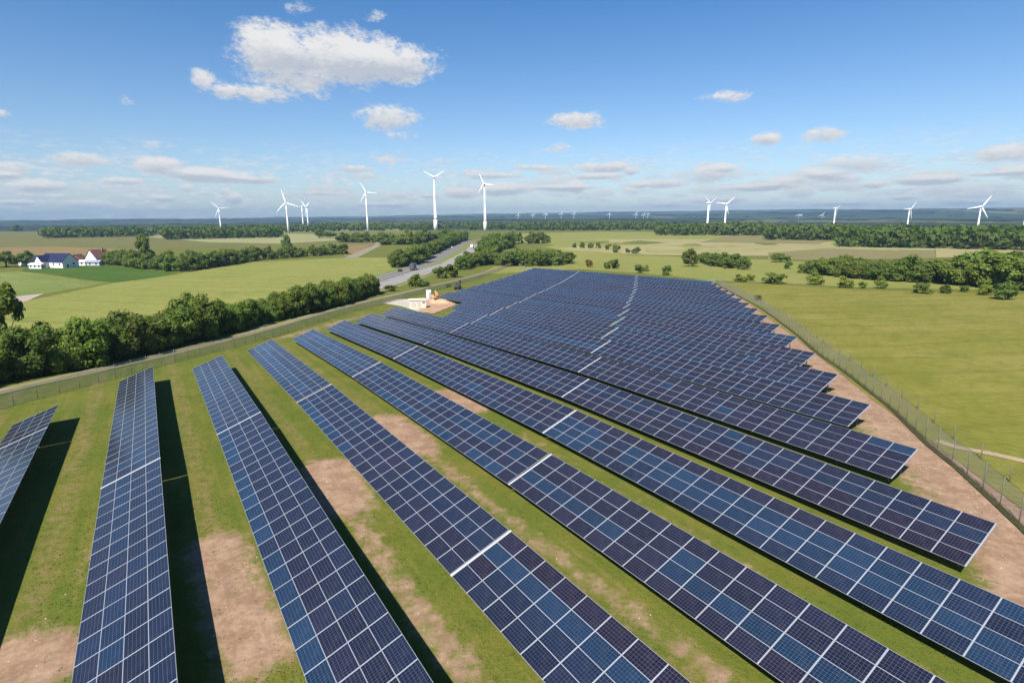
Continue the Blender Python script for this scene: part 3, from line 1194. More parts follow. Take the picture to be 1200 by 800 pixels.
BIG = [crown_mesh(10 + i, 24, 5200, .030) for i in range(4)]            # near hedge
MEDS = [crown_mesh(30 + i, 18, 2400, .040) for i in range(5)]           # distant trees
BUSH = [crown_mesh(50 + i, 13, 1000, .060) for i in range(4)]
TR = [trunk_mesh(i) for i in range(3)]
TRR = random.Random(99)


def tree(name, loc, h, w, crowns, label, cat, group, lift=.14, tone=None, trunk=True):
    root = empty(name, loc, TRR.uniform(0, 6.28))
    tag(root, label, cat, group)
    if tone is None:
        q = TRR.uniform(.8, 1.2)
        tone = (q * TRR.uniform(.85, 1.1), q, q * TRR.uniform(.8, 1.1), 1)
    c = inst('crown', TRR.choice(crowns), root, (0, 0, h * lift), tone)
    c.scale = (w, w * TRR.uniform(.85, 1.15), h * (1 - lift))
    c.rotation_euler = (0, 0, TRR.uniform(0, 6.28))
    if trunk:
        t = inst('trunk', TRR.choice(TR), root)
        t.scale = (w * .9 + h * .1, w * .9 + h * .1, h)
    return root


def row_of_trees(name, pts, spacing, hs, label, cat, group, crowns, depth=((0, 0),), wk=.75, lift=.06, keep=1.0, tone=None, gap=1.0):
    P = [at(*p) for p in pts]
    segs = [(b - a).length for a, b in zip(P, P[1:])]
    tot = sum(segs)
    for off, ph in depth:
        s = ph * spacing + TRR.uniform(0, spacing * .3)
        while s < tot:
            q = s
            for i, l in enumerate(segs):
                if q <= l:
                    break
                q -= l
            i = min(i, len(segs) - 1)
            f = min(1, q / segs[i])
            p = P[i].lerp(P[i + 1], f)
            away = Vector((p.x, p.y, 0)).normalized()
            p = p + away * (off + TRR.uniform(-.25, .25) * spacing)
            hh = hs[min(i, len(hs) - 1)] * (1 - f) + hs[min(i + 1, len(hs) - 1)] * f
            h = hh * (TRR.uniform(.7, 1.15) if name == 'hedge_tree' else TRR.uniform(.72, 1.18))
            if TRR.random() < keep:
                tree(name, (p.x, p.y, hz(p.x, p.y)), h, h * wk * TRR.uniform(.85, 1.2), crowns, label, cat, group, lift, tone)
            s += spacing * TRR.uniform(.8, 1.2) * gap


# dense hedge left of the fence
row_of_trees('hedge_tree', [(-70, 472), (0, 455), (60, 444), (110, 434), (175, 418), (230, 403), (272, 392), (300, 384), (350, 371), (400, 358), (440, 345)], 3.5,
             [7.8, 7.8, 7.0, 7.2, 8.2, 8.2, 6.0, 5.2, 6.2, 6.8, 6.4],
             'dense dark green bushy tree in the long hedge beside the left fence', 'tree', 'trees of the hedge beside the fence', BIG, depth=((4.5, 0), (8.5, .5)), wk=.9, lift=.03)
p = along(-20, 108)
tree('tree', p, 14.0, 5, [crown_mesh(77, 18, 1800, .05)], 'tall thin-crowned tree with dark leaning trunk rising behind the hedge at the left edge', 'tree', None, .38)

G_COP = 'trees of the copse beside the farm'
row_of_trees('tree', [(126, 309.5), (160, 314), (212, 318.5), (250, 313), (300, 305), (350, 301.5), (402, 298)], 7.5, [9, 9.5, 10, 10, 9.5, 9, 8.5],
             'dark green broadleaf tree in the long copse right of the farm', 'tree', G_COP, MEDS, depth=((0, 0), (11, .5)), wk=1.0, lift=.04, gap=1.3)
tree('tree', at(172, 309), 21, 12, MEDS, 'tallest tree of the copse right of the farm', 'tree', None, .1)
tree('tree', at(337, 297), 17, 11, MEDS, 'broad dark tree topping the right end of the copse', 'tree', None, .1)

SINGLES = [
    # px, base y, top y, width px, name, label
    (8, 313, 300, 24, 'tree', 'dark round tree left of the farmhouses'),
    (31, 312, 299, 13, 'tree', 'dark tree in the farmyard before the brown roofed house'),
    (20, 272, 266, 8, 'tree', 'lone small tree on the far left crest'),
    (374, 279, 270, 13, 'tree', 'left tree of the small pair near the wind turbines'),
    (387, 279, 271, 14, 'tree', 'right tree of the small pair near the wind turbines'),
    (690, 313, 305, 10, 'shrub', 'reddish brown small shrub behind the array'),
    (712, 315, 306, 9, 'shrub', 'thin shrub in the middle of the far fence line'),
    (720, 315, 304, 12, 'shrub', 'ragged shrub with darker crown behind the array'),
    (748, 320, 311, 12, 'shrub', 'green shrub standing behind the white gap line of the array'),
    (781, 322.5, 312, 12, 'shrub', 'rounded dark shrub close behind the back fence'),
    (756, 318, 311, 9, 'shrub', 'pale sparse shrub beside the green one behind the array'),
    (807, 312.5, 294, 19, 'tree', 'big dark solitary tree left of the small copse behind the array'),
    (915, 307, 297, 18, 'tree', 'dark tree at the edge of the tan field'),
    (923, 315, 306, 9, 'shrub', 'small dark shrub below the tree at the tan field'),
    (907, 332, 321, 28, 'shrub', 'wide grey green shrub at the top of the meadow'),
    (868, 330, 322, 14, 'shrub', 'faint olive shrub near the fence corner'),
    (879, 329, 322, 10, 'shrub', 'pale olive shrub right of the fence corner'),
    (955, 333.5, 322, 17, 'shrub', 'olive shrub on the upper meadow left of the others'),
    (991, 337, 326, 16, 'shrub', 'second olive shrub along the top of the meadow'),
    (1010, 338, 331, 8, 'shrub', 'little pale shrub between two olive shrubs'),
    (1032, 338, 327, 12, 'shrub', 'thin upright shrub on the upper meadow'),
    (1081, 344, 334, 17, 'shrub', 'compact dark round bush on the meadow'),
    (1107, 344, 336, 10, 'shrub', 'small green shrub right of the compact round bush'),
    (1130, 342, 336, 8, 'shrub', 'tiny shrub before the right hand copse'),
    (1155, 346, 337, 13, 'shrub', 'loose pale bush left of the big round one'),
    (1179, 351, 336, 20, 'shrub', 'largest round dark bush at the right of the meadow'),
    (888, 352, 346, 9, 'shrub', 'small black looking bush right beside the mesh fence'),
    (497, 336, 326, 14, 'shrub', 'dark rounded shrub between motorway and track, right of its pair'),
    (487, 336, 322, 18, 'shrub', 'dark rounded shrub between motorway and track, left of its pair'),
    (457, 341, 334, 16, 'shrub', 'low green shrub at the end of the hedge'),
    (526, 336.5, 333, 8, 'shrub', 'low dark bush beside the dark loader'),
    (516, 326, 312, 18, 'shrub', 'dark bush on the motorway verge, left of two'),
    (529, 325, 310, 18, 'shrub', 'dark bush on the motorway verge, right of two'),
    (713, 292.5, 287, 8, 'shrub', 'lone dark bush between two bush rows in the tan field'),
    (745, 297, 290, 11, 'shrub', 'low dark bush at the right end of the bush row'),
]
for px_, by, ty, wpx, nm, lab in SINGLES:
    b = at(px_, by)
    d = math.hypot(b.x, b.y)
    h = (by - ty) / F * d * 1.08
    tone = (1.5, .75, .6, 1) if 'reddish' in lab else ((1.5, 1.35, 1.1, 1) if ('pale' in lab or 'olive' in lab) else None)
    tree(nm, b, h, wpx / F * d * 1.05, MEDS if (nm == 'tree' or 'round' in lab) else BUSH, lab, 'tree' if nm == 'tree' else 'bush', None, .05 if nm == 'shrub' else .12, tone, trunk=True)

CLUMPS = [
    # base polyline, spacing, heights, depth rows, label, group
    ([(402, 284), (440, 284)], 9, [12, 12], ((0, 0), (14, .5)), 'tree in the dark clump left of the farm track', 'trees left of the farm track'),
    ([(447, 287), (490, 286), (528, 283)], 9, [15, 16, 15], ((0, 0), (16, .5)), 'tree in the broad dark wood left of the motorway top', 'trees left of the motorway top'),
    ([(462, 314), (485, 309), (498, 302)], 6.5, [9, 11, 11], ((0, 0), (8, .5)), 'tree in the clump standing between crop field and motorway', 'trees between crop field and motorway'),
    ([(501, 299), (528, 287), (544, 281)], 8, [11, 12, 11], ((0, 0), (14, .5)), 'tree in the strip along the left side of the motorway bend', 'trees left of the motorway bend'),
    ([(540, 316), (556, 312), (574, 310), (600, 312), (640, 312), (670, 309)], 7, [7.5, 9, 10, 9, 9.5, 7], ((0, 0), (10, .4), (22, .7)), 'tree in the dense copse right of the motorway behind the array', 'trees between motorway and array'),
    ([(567, 300), (580, 293), (600, 290)], 9, [14, 14, 13], ((0, 0), (18, .5)), 'tree in the wood rising right of the motorway bend', 'trees right of the motorway bend'),
    ([(600, 286), (646, 285)], 10, [13, 12], ((0, 0), (16, .5)), 'tree in the far dark strip left of the tan field', 'trees left of the tan field'),
    ([(672, 290), (704, 291)], 6, [6, 6], ((0, 0),), 'bushy tree in the left bush row of the tan field', 'left bush row in the tan field'),
    ([(721, 296), (742, 296)], 6, [7.5, 5], ((0, 0),), 'bushy tree in the right bush row of the tan field', 'right bush row in the tan field'),
    ([(822, 308), (850, 314), (884, 317)], 6.5, [6, 7.5, 7], ((0, 0), (8, .5)), 'tree in the small dark copse behind the right corner of the array', 'trees of the small copse behind the array'),
    ([(940, 320), (990, 325), (1050, 330), (1100, 332.5), (1140, 335)], 5.5, [5.5, 8, 9, 9.5, 9], ((0, 0), (7, .5), (15, .2), (24, .7)), 'tree in the long dark copse above the right meadow', 'trees of the copse above the meadow'),
    ([(1142, 334), (1170, 338), (1230, 341)], 5.5, [11, 12, 12], ((0, 0), (7, .5), (16, .2), (25, .7)), 'taller tree in the wood at the right end of the meadow', 'trees of the wood right of the meadow'),
]
for pts, sp, hs, dep, lab, grp in CLUMPS:
    row_of_trees('tree', pts, sp, hs, lab, 'tree', grp, MEDS, depth=dep, wk=1.2, lift=.03, gap=1.5)


def woods(name, quads, count, h, label, size=2.2, seed=5):
    """a far wood that reads as one mass: canopy of many leaf clumps"""
    rnd = np.random.RandomState(seed)
    mb = MB()
    for (x0, x1, d0, d1, frac) in quads:
        n = int(count * frac)
        for i in range(n):
            px = rnd.uniform(x0, x1)
            d = rnd.uniform(d0, d1)
            b = along(px, d)
            hh = h * rnd.uniform(.7, 1.2)
            w = hh * rnd.uniform(.32, .5)
            for k in range(34):
                dd = rnd.normal(size=3)
                dd /= np.linalg.norm(dd)
                zc = hh * .56
                p = np.array((b.x + dd[0] * w, b.y + dd[1] * w, b.z + zc + dd[2] * hh * .44))
                nn = dd + rnd.normal(size=3) * .5
                nn /= np.linalg.norm(nn)
                e1 = np.cross(nn, rnd.normal(size=3))
                e1 /= np.linalg.norm(e1)
                e2 = np.cross(nn, e1)
                s = size * rnd.uniform(.6, 1.3)
                mb.face([p + e1 * s, p + e2 * s * .8, p - e1 * s, p - e2 * s * .7], 0)
    o = mb.build(name, [M_LEAF], fix=False)
    o.color = (.66, .74, .74, 1)
    return tag(o, label, 'woods', None, 'stuff')


woods('woods', [(985, 1260, 615, 760, .5), (900, 1000, 760, 900, .25), (1000, 1260, 760, 860, .25)], 800, 15, 'dark green wood stretching across the right below the wind turbines', 2.2, 5)
woods('woods', [(770, 905, 920, 1150, 1)], 330, 15, 'dark wood strip at the foot of the two white turbines', 2.5, 6)
woods('woods', [(48, 200, 1250, 1400, .35), (192, 326, 1000, 1180, .65)], 520, 16, 'dark wood on the crest at the far left', 2.6, 7)
woods('woods', [(598, 780, 1250, 1650, .6), (330, 600, 1350, 1800, .4)], 700, 15, 'bluish dark wood behind the fields in the centre', 3.0, 8)


# ------------------------------------------------------------------ wind turbines
M_TURB = worn((.80, .81, .82), .06, .05, .45)
M_BAND = worn((.46, .16, .14), .1, .1, .5)


def turbine(px, dist, hub_y, blade_px, angs, yaw, label, band=False, group='wind turbines on the horizon', fat=1.0, small=False):
    b = along(px, dist)
    dx, dy, dz = px_dir(px, hub_y)
    hub = H + dz / math.hypot(dx, dy) * dist - b.z
    bl = blade_px / F * dist * 1.0
    root = empty('wind_turbine', b, yaw)
    tag(root, label, 'wind turbine', group)
    rb = hub * .030 * fat
    mb = MB()
    if band:
        mb.tube([(0, 0, -1), (0, 0, hub * .24), (0, 0, hub * .241), (0, 0, hub * .62), (0, 0, hub)], [rb * 1.75, rb * 1.3, rb * .98, rb * .8, rb * .52], 18)
    else:
        mb.tube([(0, 0, -1), (0, 0, hub * .35), (0, 0, hub * .7), (0, 0, hub)], [rb * 1.15, rb * .95, rb * .75, rb * .55], 16)
    mb.build('tower', M_TURB, root)
    if band:
        mb = MB()
        mb.tube([(0, 0, hub * .212), (0, 0, hub * .242)], [rb * 1.40, rb * 1.34], 18)
        mb.build('band', M_BAND, root)
    nr = rb * .95
    mb = MB()
    mb.tube([(0, nr * 3.2, hub + nr * .4), (0, nr * 2.2, hub + nr * .4), (0, 0, hub + nr * .4), (0, -nr * 1.6, hub + nr * .4)], [nr * .45, nr * 1.0, nr * 1.15, nr * .8], 12)
    mb.build('nacelle', M_TURB, root)
    rot = bpy.data.objects.new('rotor', None)
    rot.location = (0, -nr * 2.2, hub + nr * .4)
    link(rot, root)
    hb = MB()
    hb.tube([(0, nr * .6, 0), (0, -nr * .2, 0), (0, -nr * .8, 0)], [nr * .75, nr * .7, nr * .2], 12)
    hb.build('hub', M_TURB, rot)
    for a in angs:
        bb = MB()
        ca, sa = math.cos(R(a)), math.sin(R(a))
        prof = ((.02, .045), (.10, .05), (.22, .10), (.45, .07), (.75, .045), (1.0, .014))
        pr = None
        for s, c in prof:
            c2 = c * bl * 1.0
            q = []
            for ox, oy in ((-c2 * .35, 0), (0, -c2 * .16), (c2 * .65, 0), (0, c2 * .12)):
                X, Z = s * bl * sa + ox * ca, s * bl * ca - ox * sa
                q.append((X, oy, Z))
            if pr:
                for k in range(4):
                    bb.face([pr[k], pr[(k + 1) % 4], q[(k + 1) % 4], q[k]], 0, True)
            pr = q
        bb.build('blade', M_TURB, rot)
    return root


G_BIG = 'tall wind turbines in the centre'
turbine(257.5, 1500, 244.5, 10, (-48, 85, 205), .5, 'small white wind turbine alone above the wood at far left', False)
turbine(336.6, 1350, 238, 14, (-14, 106, 226), .1, 'white wind turbine with spread rotor left of the close pair')
turbine(354.7, 1700, 242.5, 11, (-96, 24, 144), .9, 'left wind turbine of the close pair behind the left fields')
turbine(360.5, 1650, 242.5, 11, (64, -56, 184), -.7, 'right wind turbine of the close pair behind the left fields')
turbine(430.3, 1250, 226, 12.5, (-28, 92, 212), .35, 'slender white wind turbine with sideways blade left of the banded pair', fat=.8)
turbine(510.2, 1400, 208.5, 13, (-61, 59, 180), .15, 'tallest white wind turbine with red band above a thick tower base', True, G_BIG, .85)
turbine(568.4, 1300, 216, 12, (-25, 97, 215), -.35, 'banded white wind turbine with thick tower base right of the tallest', True, G_BIG, .8)
turbine(829.5, 1250, 238.5, 10, (-48, 55, 178), .4, 'left white wind turbine of the pair above the right fields', fat=1.35)
turbine(850, 1300, 239.5, 11, (-80, 48, 165), -.3, 'right white wind turbine of the pair above the right fields', fat=1.2)
turbine(978, 1500, 244.5, 8, (-88, 60, 180), .6, 'short white wind turbine standing behind the right wood near its middle', fat=1.3)
turbine(1064.6, 1400, 245.3, 10, (-92, 42, 165), .35, 'white wind turbine with level blade above the right wood', fat=1.2)
turbine(1147.6, 1250, 242.5, 11.5, (32, -100, 150), -.25, 'leaning-bladed white wind turbine near the right end of the wood', fat=1.25)
turbine(1201.5, 1300, 242, 9, (-50, 70, 190), .3, 'white wind turbine cut by the right edge of the picture', fat=1.1)
FARW = [(607, 251.5), (624, 251.2), (639, 250.5), (657.5, 250), (672.5, 249.6), (714, 250.3), (745, 250.6), (754, 251), (759, 250), (936, 251.5), (963, 251.5)]
for k, (x, y) in enumerate(FARW):
    turbine(x, 4300, y, 4.2, (TRR.uniform(0, 120), 120 + TRR.uniform(0, 20), 240), TRR.uniform(-.6, .6),
            'tiny far wind turbine in the line in front of the hills', False, 'tiny wind turbines before the hills', .7)


# ------------------------------------------------------------------ farm
def house(px, py, yaw, L, W, hw, hr, wall, roof, label, cat='house', wins=3, name='farmhouse', door=True, chim=False):
    root = empty(name, at(px, py), yaw)
    tag(root, label, cat)
    mb = MB()
    mb.prism([(-W / 2, -.5), (W / 2, -.5), (W / 2, hw), (0, hr), (-W / 2, hw)], -L / 2, L / 2)
    mb.build('wall', wall, root)
    rf = MB()
    sl = (hr - hw) / (W / 2)
    for s in (-1, 1):
        e = W / 2 + .5
        rf.face([(s * e, -L / 2 - .4, hr - sl * e + .1), (s * e, L / 2 + .4, hr - sl * e + .1), (0, L / 2 + .4, hr + .1), (0, -L / 2 - .4, hr + .1)])
        rf.face([(s * e, -L / 2 - .4, hr - sl * e + .3), (s * e, L / 2 + .4, hr - sl * e + .3), (0, L / 2 + .4, hr + .32), (0, -L / 2 - .4, hr + .32)])
        rf.face([(s * e, -L / 2 - .4, hr - sl * e + .1), (s * e, L / 2 + .4, hr - sl * e + .1), (s * e, L / 2 + .4, hr - sl * e + .3), (s * e, -L / 2 - .4, hr - sl * e + .3)])
        for yy in (-L / 2 - .4, L / 2 + .4):
            rf.face([(s * e, yy, hr - sl * e + .1), (0, yy, hr + .1), (0, yy, hr + .32), (s * e, yy, hr - sl * e + .3)])
    ro = rf.build('roof', roof, root)
    if chim:
        c = MB()
        c.box((W * .12, L * .2, hr + .3), (.8, .8, 2.0))
        c.build('chimney', worn((.30, .14, .10)), ro)
    for k in range(wins):
        for s in (-1, 1):
            w = MB()
            y = -L / 2 + L * (k + .5) / wins
            w.box((s * (W / 2 + .01), y, hw * .58), (.12, 1.1, 1.2))
            w.build('window', M_GLASS, root)
    w = MB()
    w.box((W * .18, -L / 2 - .01, hw * .6), (1.1, .12, 1.2))
    w.build('window', M_GLASS, root)
    if door:
        w = MB()
        w.box((-W * .2, -L / 2 - .01, 1.05), (1.1, .12, 2.1))
        w.build('door', M_WOOD, root)
    return root


W_WHITE = worn((.78, .76, .73), .1, .4, .85)
RF_BLUE = worn((.016, .022, .06), .25, .6, .8, 0, .1)
RF_BROWN = worn((.15, .075, .055), .35, .8, .85)
RF_GREY = worn((.13, .115, .12), .3, .8, .85)
W_RED = worn((.25, .06, .05), .2, .5, .8)
house(70, 313, R(74), 20, 10.5, 4, 8.6, W_WHITE, RF_BLUE, 'white barn with a long dark blue roof in the middle of the farm', 'barn', 4, 'barn')
house(35, 311, R(60), 11, 8, 4.0, 8.2, W_WHITE, RF_GREY, 'farmhouse with grey brown roof among trees left of the blue roofed barn', 'house', 3, chim=True)
house(53, 313.6, R(-20), 7, 6.5, 4.0, 7.6, W_WHITE, RF_BLUE, 'white house whose gable end faces out in front of the blue roofed barn', 'house', 2)
house(45, 314.5, R(80), 9, 4, 2.4, 3.3, W_WHITE, M_WHITE, 'low white shed in front of the blue roofed barn', 'shed', 3, 'shed')
house(93, 310.5, R(10), 8, 5, 4.5, 7, W_RED, RF_BROWN, 'narrow red barn between the blue roofed barn and the white gable', 'barn', 2, 'barn')
house(99, 311, R(85), 5, 4, 2.5, 3.4, W_WHITE, M_WHITE, 'tiny white shed right of the red barn', 'shed', 1, 'shed', False)
house(117, 309.5, R(-14), 12, 9.5, 4.2, 9.8, W_WHITE, RF_BROWN, 'house with white pointed gable and brown roof at the right of the farm', 'house', 3, chim=True)
house(112, 311, R(85), 9, 4, 2.2, 3.3, worn((.45, .47, .52)), worn((.22, .24, .32), .2, .6), 'grey lean-to shed in front of the white gable', 'shed', 2, 'shed', False)

# ------------------------------------------------------------------ construction corner
k0 = at(489.5, 361)
kiosk = empty('transformer_kiosk', k0, R(16))
tag(kiosk, 'cream transformer kiosk with flat roof on the pale gravel', 'kiosk')
mb = MB()
mb.box((0, 0, 1.1), (4.2, 2.6, 2.3))
mb.build('wall', worn((.62, .56, .44), .12, 1.2, .85), kiosk)
mb = MB()
mb.box((0, 0, 2.34), (4.5, 2.9, .16))
bevel(mb.build('roof', worn((.60, .55, .46), .15, 1, .9), kiosk), .03)
for x in (-1.2, .1):
    mb = MB()
    mb.box((x, -1.31, 1.05), (1.1, .05, 1.9))
    d = mb.build('door', worn((.50, .47, .38), .15, 1, .6), kiosk)
    hb = MB()
    hb.box((x + .42, -1.36, 1.05), (.05, .06, .2))
    hb.build('handle', M_DARK, d)
mb = MB()
for i in range(5):
    mb.box((1.5, -1.31, 1.5 + .09 * i), (.8, .05, .05))
mb.build('vent', M_STEEL, kiosk)

cab = empty('site_cabin', at(502.5, 350), R(12))
tag(cab, 'narrow white site cabin left of the excavator', 'cabin')
mb = MB()
mb.box((0, 0, 1.25), (1.35, 1.5, 2.5))
bevel(mb.build('wall', M_WHITE, cab), .04)
mb = MB()
mb.box((0, 0, 2.56), (1.45, 1.6, .1))
mb.build('roof', M_WHITE, cab)
mb = MB()
mb.box((.3, -.76, 1.1), (.7, .03, 1.9))
mb.build('door', worn((.35, .38, .42)), cab)


def excavator(loc, yaw, paint, label, sc=1.0, name='excavator'):
    root = empty(name, loc, yaw)
    tag(root, label, 'excavator')
    for s in (-1, 1):
        mb = MB()
        pr = [(-1.7, .25), (-1.4, .02), (1.4, .02), (1.7, .25), (1.7, .5), (1.4, .78), (-1.4, .78), (-1.7, .5)]
        mb.prism(pr, s * .95 - .26, s * .95 + .26)
        bevel(mb.build('track', M_RUBBER, root), .04)
    mb = MB()
    mb.box((0, 0, .72), (1.5, 1.4, .42))
    mb.build('undercarriage', M_DARK, root)
    mb = MB()
    mb.prism([(-1.9, 1.0), (1.2, 1.0), (1.2, 1.55), (.3, 1.7), (-1.2, 1.95), (-1.9, 1.8)], -1.15, 1.15)
    bevel(mb.build('body', paint, root), .06)
    mb = MB()
    mb.prism([(-.2, 1.7), (1.15, 1.56), (1.22, 2.1), (.85, 2.85), (-.15, 2.85)], .25, 1.12)
    cb = bevel(mb.build('cab', paint, root), .05)
    mb = MB()
    mb.prism([(0, 1.95), (1.0, 1.85), (1.02, 2.15), (.72, 2.68), (0, 2.68)], 1.1, 1.14)
    mb.box((1.12, .68, 2.2), (.04, .7, .5))
    mb.build('window', M_GLASS, cb)
    mb = MB()
    mb.tube([(.9, -.35, 1.5), (1.9, -.35, 3.2), (2.9, -.35, 3.9), (4.3, -.35, 3.3)], [.2, .3, .28, .18], 4)
    mb.build('boom', paint, root)
    mb = MB()
    mb.tube([(4.1, -.35, 3.7), (4.3, -.35, 3.2), (3.9, -.35, 1.1)], [.14, .22, .13], 4)
    mb.build('arm', paint, root)
    mb = MB()
    mb.tube([(1.1, -.35, 1.9), (2.3, -.35, 3.3)], [.09, .07], 8)
    mb.tube([(2.8, -.35, 4.1), (4.05, -.35, 3.75)], [.09, .06], 8)
    mb.build('hydraulic_ram', M_STEEL, root)
    mb = MB()
    mb.prism([(3.7, 1.15), (4.1, 1.1), (4.25, .6), (3.9, .2), (3.3, .25), (3.5, .4), (3.85, .7)], -.85, .15)
    mb.build('bucket', M_DARK, root)
    root.scale = (sc, sc, sc)
    return root


excavator(at(509.5, 352), R(-68), worn((.62, .33, .16), .3, 1.2, .6), 'orange beige excavator working on the dug earth beside the white cabin', .8)
excavator(at(536, 339), R(80), worn((.05, .05, .05), .3, 1, .6), 'dark excavator with raised boom beside the far fence', .8)


def heap(px, py, r, h, label, m):
    b = at(px, py)
    rnd = random.Random(int(px))
    mb = MB()
    prev = None
    rings = 7
    for i in range(rings + 1):
        q = i / rings
        ring = []
        for k in range(18):
            a = k / 18 * 2 * math.pi
            rr = r * q * (1 + .2 * math.sin(a * 2 + px) + .1 * math.sin(a * 5))
            ring.append((rr * math.cos(a), rr * .65 * math.sin(a), h * math.cos(q * math.pi / 2) ** 1.3 * rnd.uniform(.88, 1.1) - .1 * q))
        if prev:
            for k in range(18):
                mb.face([prev[k], prev[(k + 1) % 18], ring[(k + 1) % 18], ring[k]], 0, True)
        prev = ring
    o = mb.build('dirt_heap', m, fix=True)
    o.location = b
    return tag(o, label, 'dirt heap')


M_HEAP = dirt_mat((.38, .22, .13), (.46, .29, .18), .8)
heap(517, 355.5, 3.4, 1.2, 'long orange dirt heap right of the excavator', M_HEAP)
heap(507, 353.5, 1.8, .9, 'small orange dirt heap under the excavator bucket', M_HEAP)


# ------------------------------------------------------------------ vehicles on the motorway
def vehicle(loc, yaw, kind, paint, label):
    root = empty('parked_car' if False else ('truck' if kind == 'truck' else 'car'), loc, yaw)
    tag(root, label, 'truck' if kind == 'truck' else 'car', 'vehicles on the motorway')
    mb = MB()
    if kind == 'truck':
        mb.box((-1.6, 0, 2.35), (9.0, 2.5, 2.7))
        mb.build('cargo_box', paint, root)
        mb = MB()
        mb.prism([(3.1, .6), (5.3, .6), (5.4, 1.9), (5.1, 3.1), (3.1, 3.2)], -1.2, 1.2)
        bevel(mb.build('cab', M_WHITE, root), .08)
        mb = MB()
        mb.box((0, 0, .8), (10.2, 1.0, .3))
        mb.build('chassis', M_DARK, root)
        g = MB()
        g.box((5.33, 0, 2.4), (.1, 2.1, .8))
        g.build('windscreen', M_GLASS, root)
        wheels, wr, ty = (4.2, -3.4, -4.7), .5, 1.12
    else:
        mb.prism([(-2.15, .35), (2.1, .35), (2.2, .7), (1.9, .88), (1.0, .98), (.35, 1.42), (-1.2, 1.45), (-1.9, 1.0), (-2.2, .9)], -.88, .88)
        bevel(mb.build('body', paint, root), .08)
        g = MB()
        g.prism([(.9, 1.0), (.38, 1.36), (-1.15, 1.38), (-1.7, 1.02)], -.9, .9)
        g.build('window', M_GLASS, root)
        wheels, wr, ty = (1.35, -1.35), .33, .8
    for x in wheels:
        for s in (-1, 1):
            w = MB()
            w.tube([(x, s * ty - .12, wr), (x, s * ty + .12, wr)], [wr, wr], 14)
            w.build('wheel', M_RUBBER, root)
    return root


def on_lane(ln, px, py):
    p = at(px, py)
    best = None
    for a, b in zip(ln, ln[1:]):
        d = Vector((b.x - a.x, b.y - a.y, 0))
        q = max(0, min(1, ((p.x - a.x) * d.x + (p.y - a.y) * d.y) / d.length_squared))
        c = Vector((a.x + d.x * q, a.y + d.y * q, 0))
        e = (c - Vector((p.x, p.y, 0))).length
        if best is None or e < best[0]:
            best = (e, c, math.atan2(d.y, d.x))
    return Vector((best[1].x, best[1].y, hz(best[1].x, best[1].y) + .15)), best[2]


P_BLK, P_SIL, P_BLU = worn((.025, .027, .03), .1, 1, .3), worn((.5, .5, .5), .1, 1, .3), worn((.05, .09, .2), .1, 1, .3)
for px_, py, ln, kind, paint, lab, sk in (
        (474, 318.5, lane_a, 'car', P_BLK, 'black car on the near motorway lane, left of two abreast', 2.4),
        (479, 316.5, lane_a, 'truck', worn((.07, .075, .08), .2, 1), 'dark grey truck on the motorway beside the black car', -2.4),
        (536, 291, lane_a, 'car', P_SIL, 'silver car on the motorway before the bend', 2.4),
        (549, 297, lane_b, 'car', P_BLU, 'dark blue car on the far carriageway at the bend', -1.5),
        (553, 291, lane_b, 'truck', M_WHITE, 'white box truck in the motorway bend', 1.8)):
    loc, yaw = on_lane(ln, px_, py)
    loc = loc + Vector((-math.sin(yaw), math.cos(yaw), 0)) * sk
    vehicle(loc, yaw, kind, paint, lab)


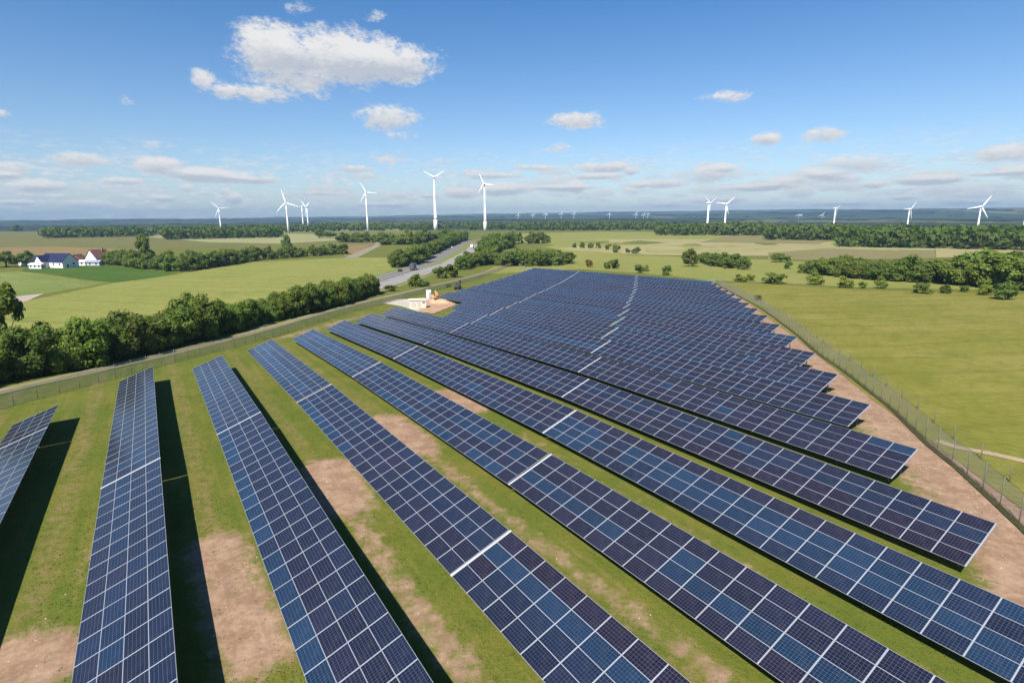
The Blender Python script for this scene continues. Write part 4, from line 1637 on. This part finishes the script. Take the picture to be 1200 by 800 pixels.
# ------------------------------------------------------------------ grass tufts near the camera
def grass():
    rnd = np.random.RandomState(2)
    V, Fc = [], []
    tries = 0
    while len(Fc) < 110000 and tries < 200000:
        tries += 1
        d = 18 + 62 * rnd.rand() ** 1.2
        a = R(rnd.uniform(-44, 44))
        x, y = d * math.sin(a), d * math.cos(a)
        if soil_at(x, y) > .45 and rnd.rand() < .93:
            continue
        z = hz(x, y)
        for k in range(3):
            ang = rnd.uniform(0, 6.28)
            w, h = rnd.uniform(.015, .04), rnd.uniform(.03, .09)
            ox, oy = rnd.normal(0, .05, 2)
            b = len(V)
            cx, cy = x + ox, y + oy
            V += [(cx - w * math.cos(ang), cy - w * math.sin(ang), z - .01), (cx + w * math.cos(ang), cy + w * math.sin(ang), z - .01),
                  (cx + rnd.normal(0, .06), cy + rnd.normal(0, .06), z + h)]
            Fc.append((b, b + 1, b + 2))
    me = bpy.data.meshes.new('grass')
    me.from_pydata(V, [], Fc)

    def fn(t):
        P = position(t)
        n1, n2 = t.noise(P, .16, 5, .6), t.noise(P, 2.3, 4, .7)
        c = t.mix(t.step(n1, .40, .62), (.115, .15, .020), (.16, .16, .030))
        c = t.mix(t.math('MULTIPLY', t.step(n2, .5, .72), .7), c, (.22, .18, .07))
        t.l.new(c, t.b.inputs['Base Color'])
        tr = t.new('ShaderNodeBsdfTranslucent')
        t.l.new(c, tr.inputs[0])
        mx = t.new('ShaderNodeMixShader')
        mx.inputs[0].default_value = .5
        t.l.new(t.b.outputs[0], mx.inputs[1])
        t.l.new(tr.outputs[0], mx.inputs[2])
        t.l.new(mx.outputs[0], t.out.inputs['Surface'])
    me.materials.append(mat('grass', fn, rough=.8, spec=.2))
    tag(link(bpy.data.objects.new('grass', me)), 'short olive grass growing between the panel rows', 'grass', None, 'stuff')


grass()


def stones():
    rnd = np.random.RandomState(11)
    mb = MB()
    for ax, ay, bx, by, r, st in SOIL_CAPS:
        ln = math.hypot(bx - ax, by - ay)
        for i in range(int(min(90, 12 + ln * r * 2.2) * st)):
            q = rnd.rand()
            x, y = ax + (bx - ax) * q + rnd.normal(0, r * .5), ay + (by - ay) * q + rnd.normal(0, r * .5)
            k = .02 + .055 * rnd.rand() ** 3
            z = hz(x, y)
            top = [(x + k * math.cos(a) * rnd.uniform(.6, 1.2), y + k * math.sin(a) * rnd.uniform(.6, 1.2)) for a in np.arange(0, 6.2, 1.25)]
            hgt = k * rnd.uniform(.5, .9)
            for a, b in zip(top, top[1:] + top[:1]):
                mb.face([(a[0], a[1], z - .02), (b[0], b[1], z - .02), (x, y, z + hgt)], 0)
    o = mb.build('gravel', dirt_mat((.34, .27, .21), (.50, .43, .35), 3.0), fix=False)
    tag(o, 'scattered pale stones on the bare earth patches', None, None, 'stuff')


stones()

# ------------------------------------------------------------------ the air
HAZE = 1.1e-4
if HAZE:
    mb = MB()
    mb.box((0, 4900, 84), (19000, 11800, 200))
    hm = bpy.data.materials.new('haze')
    hm.use_nodes = True
    t = NT(hm.node_tree)
    t.n.clear()
    o = t.new('ShaderNodeOutputMaterial')
    v = t.new('ShaderNodeVolumePrincipled')
    v.inputs['Color'].default_value = (.28, .44, .62, 1)
    v.inputs['Density'].default_value = HAZE
    v.inputs['Anisotropy'].default_value = 0.0
    t.l.new(v.outputs[0], o.inputs['Volume'])
    ho = mb.build('haze', hm)
    tag(ho, 'thin pale blue haze over the whole countryside', None, None, 'stuff')
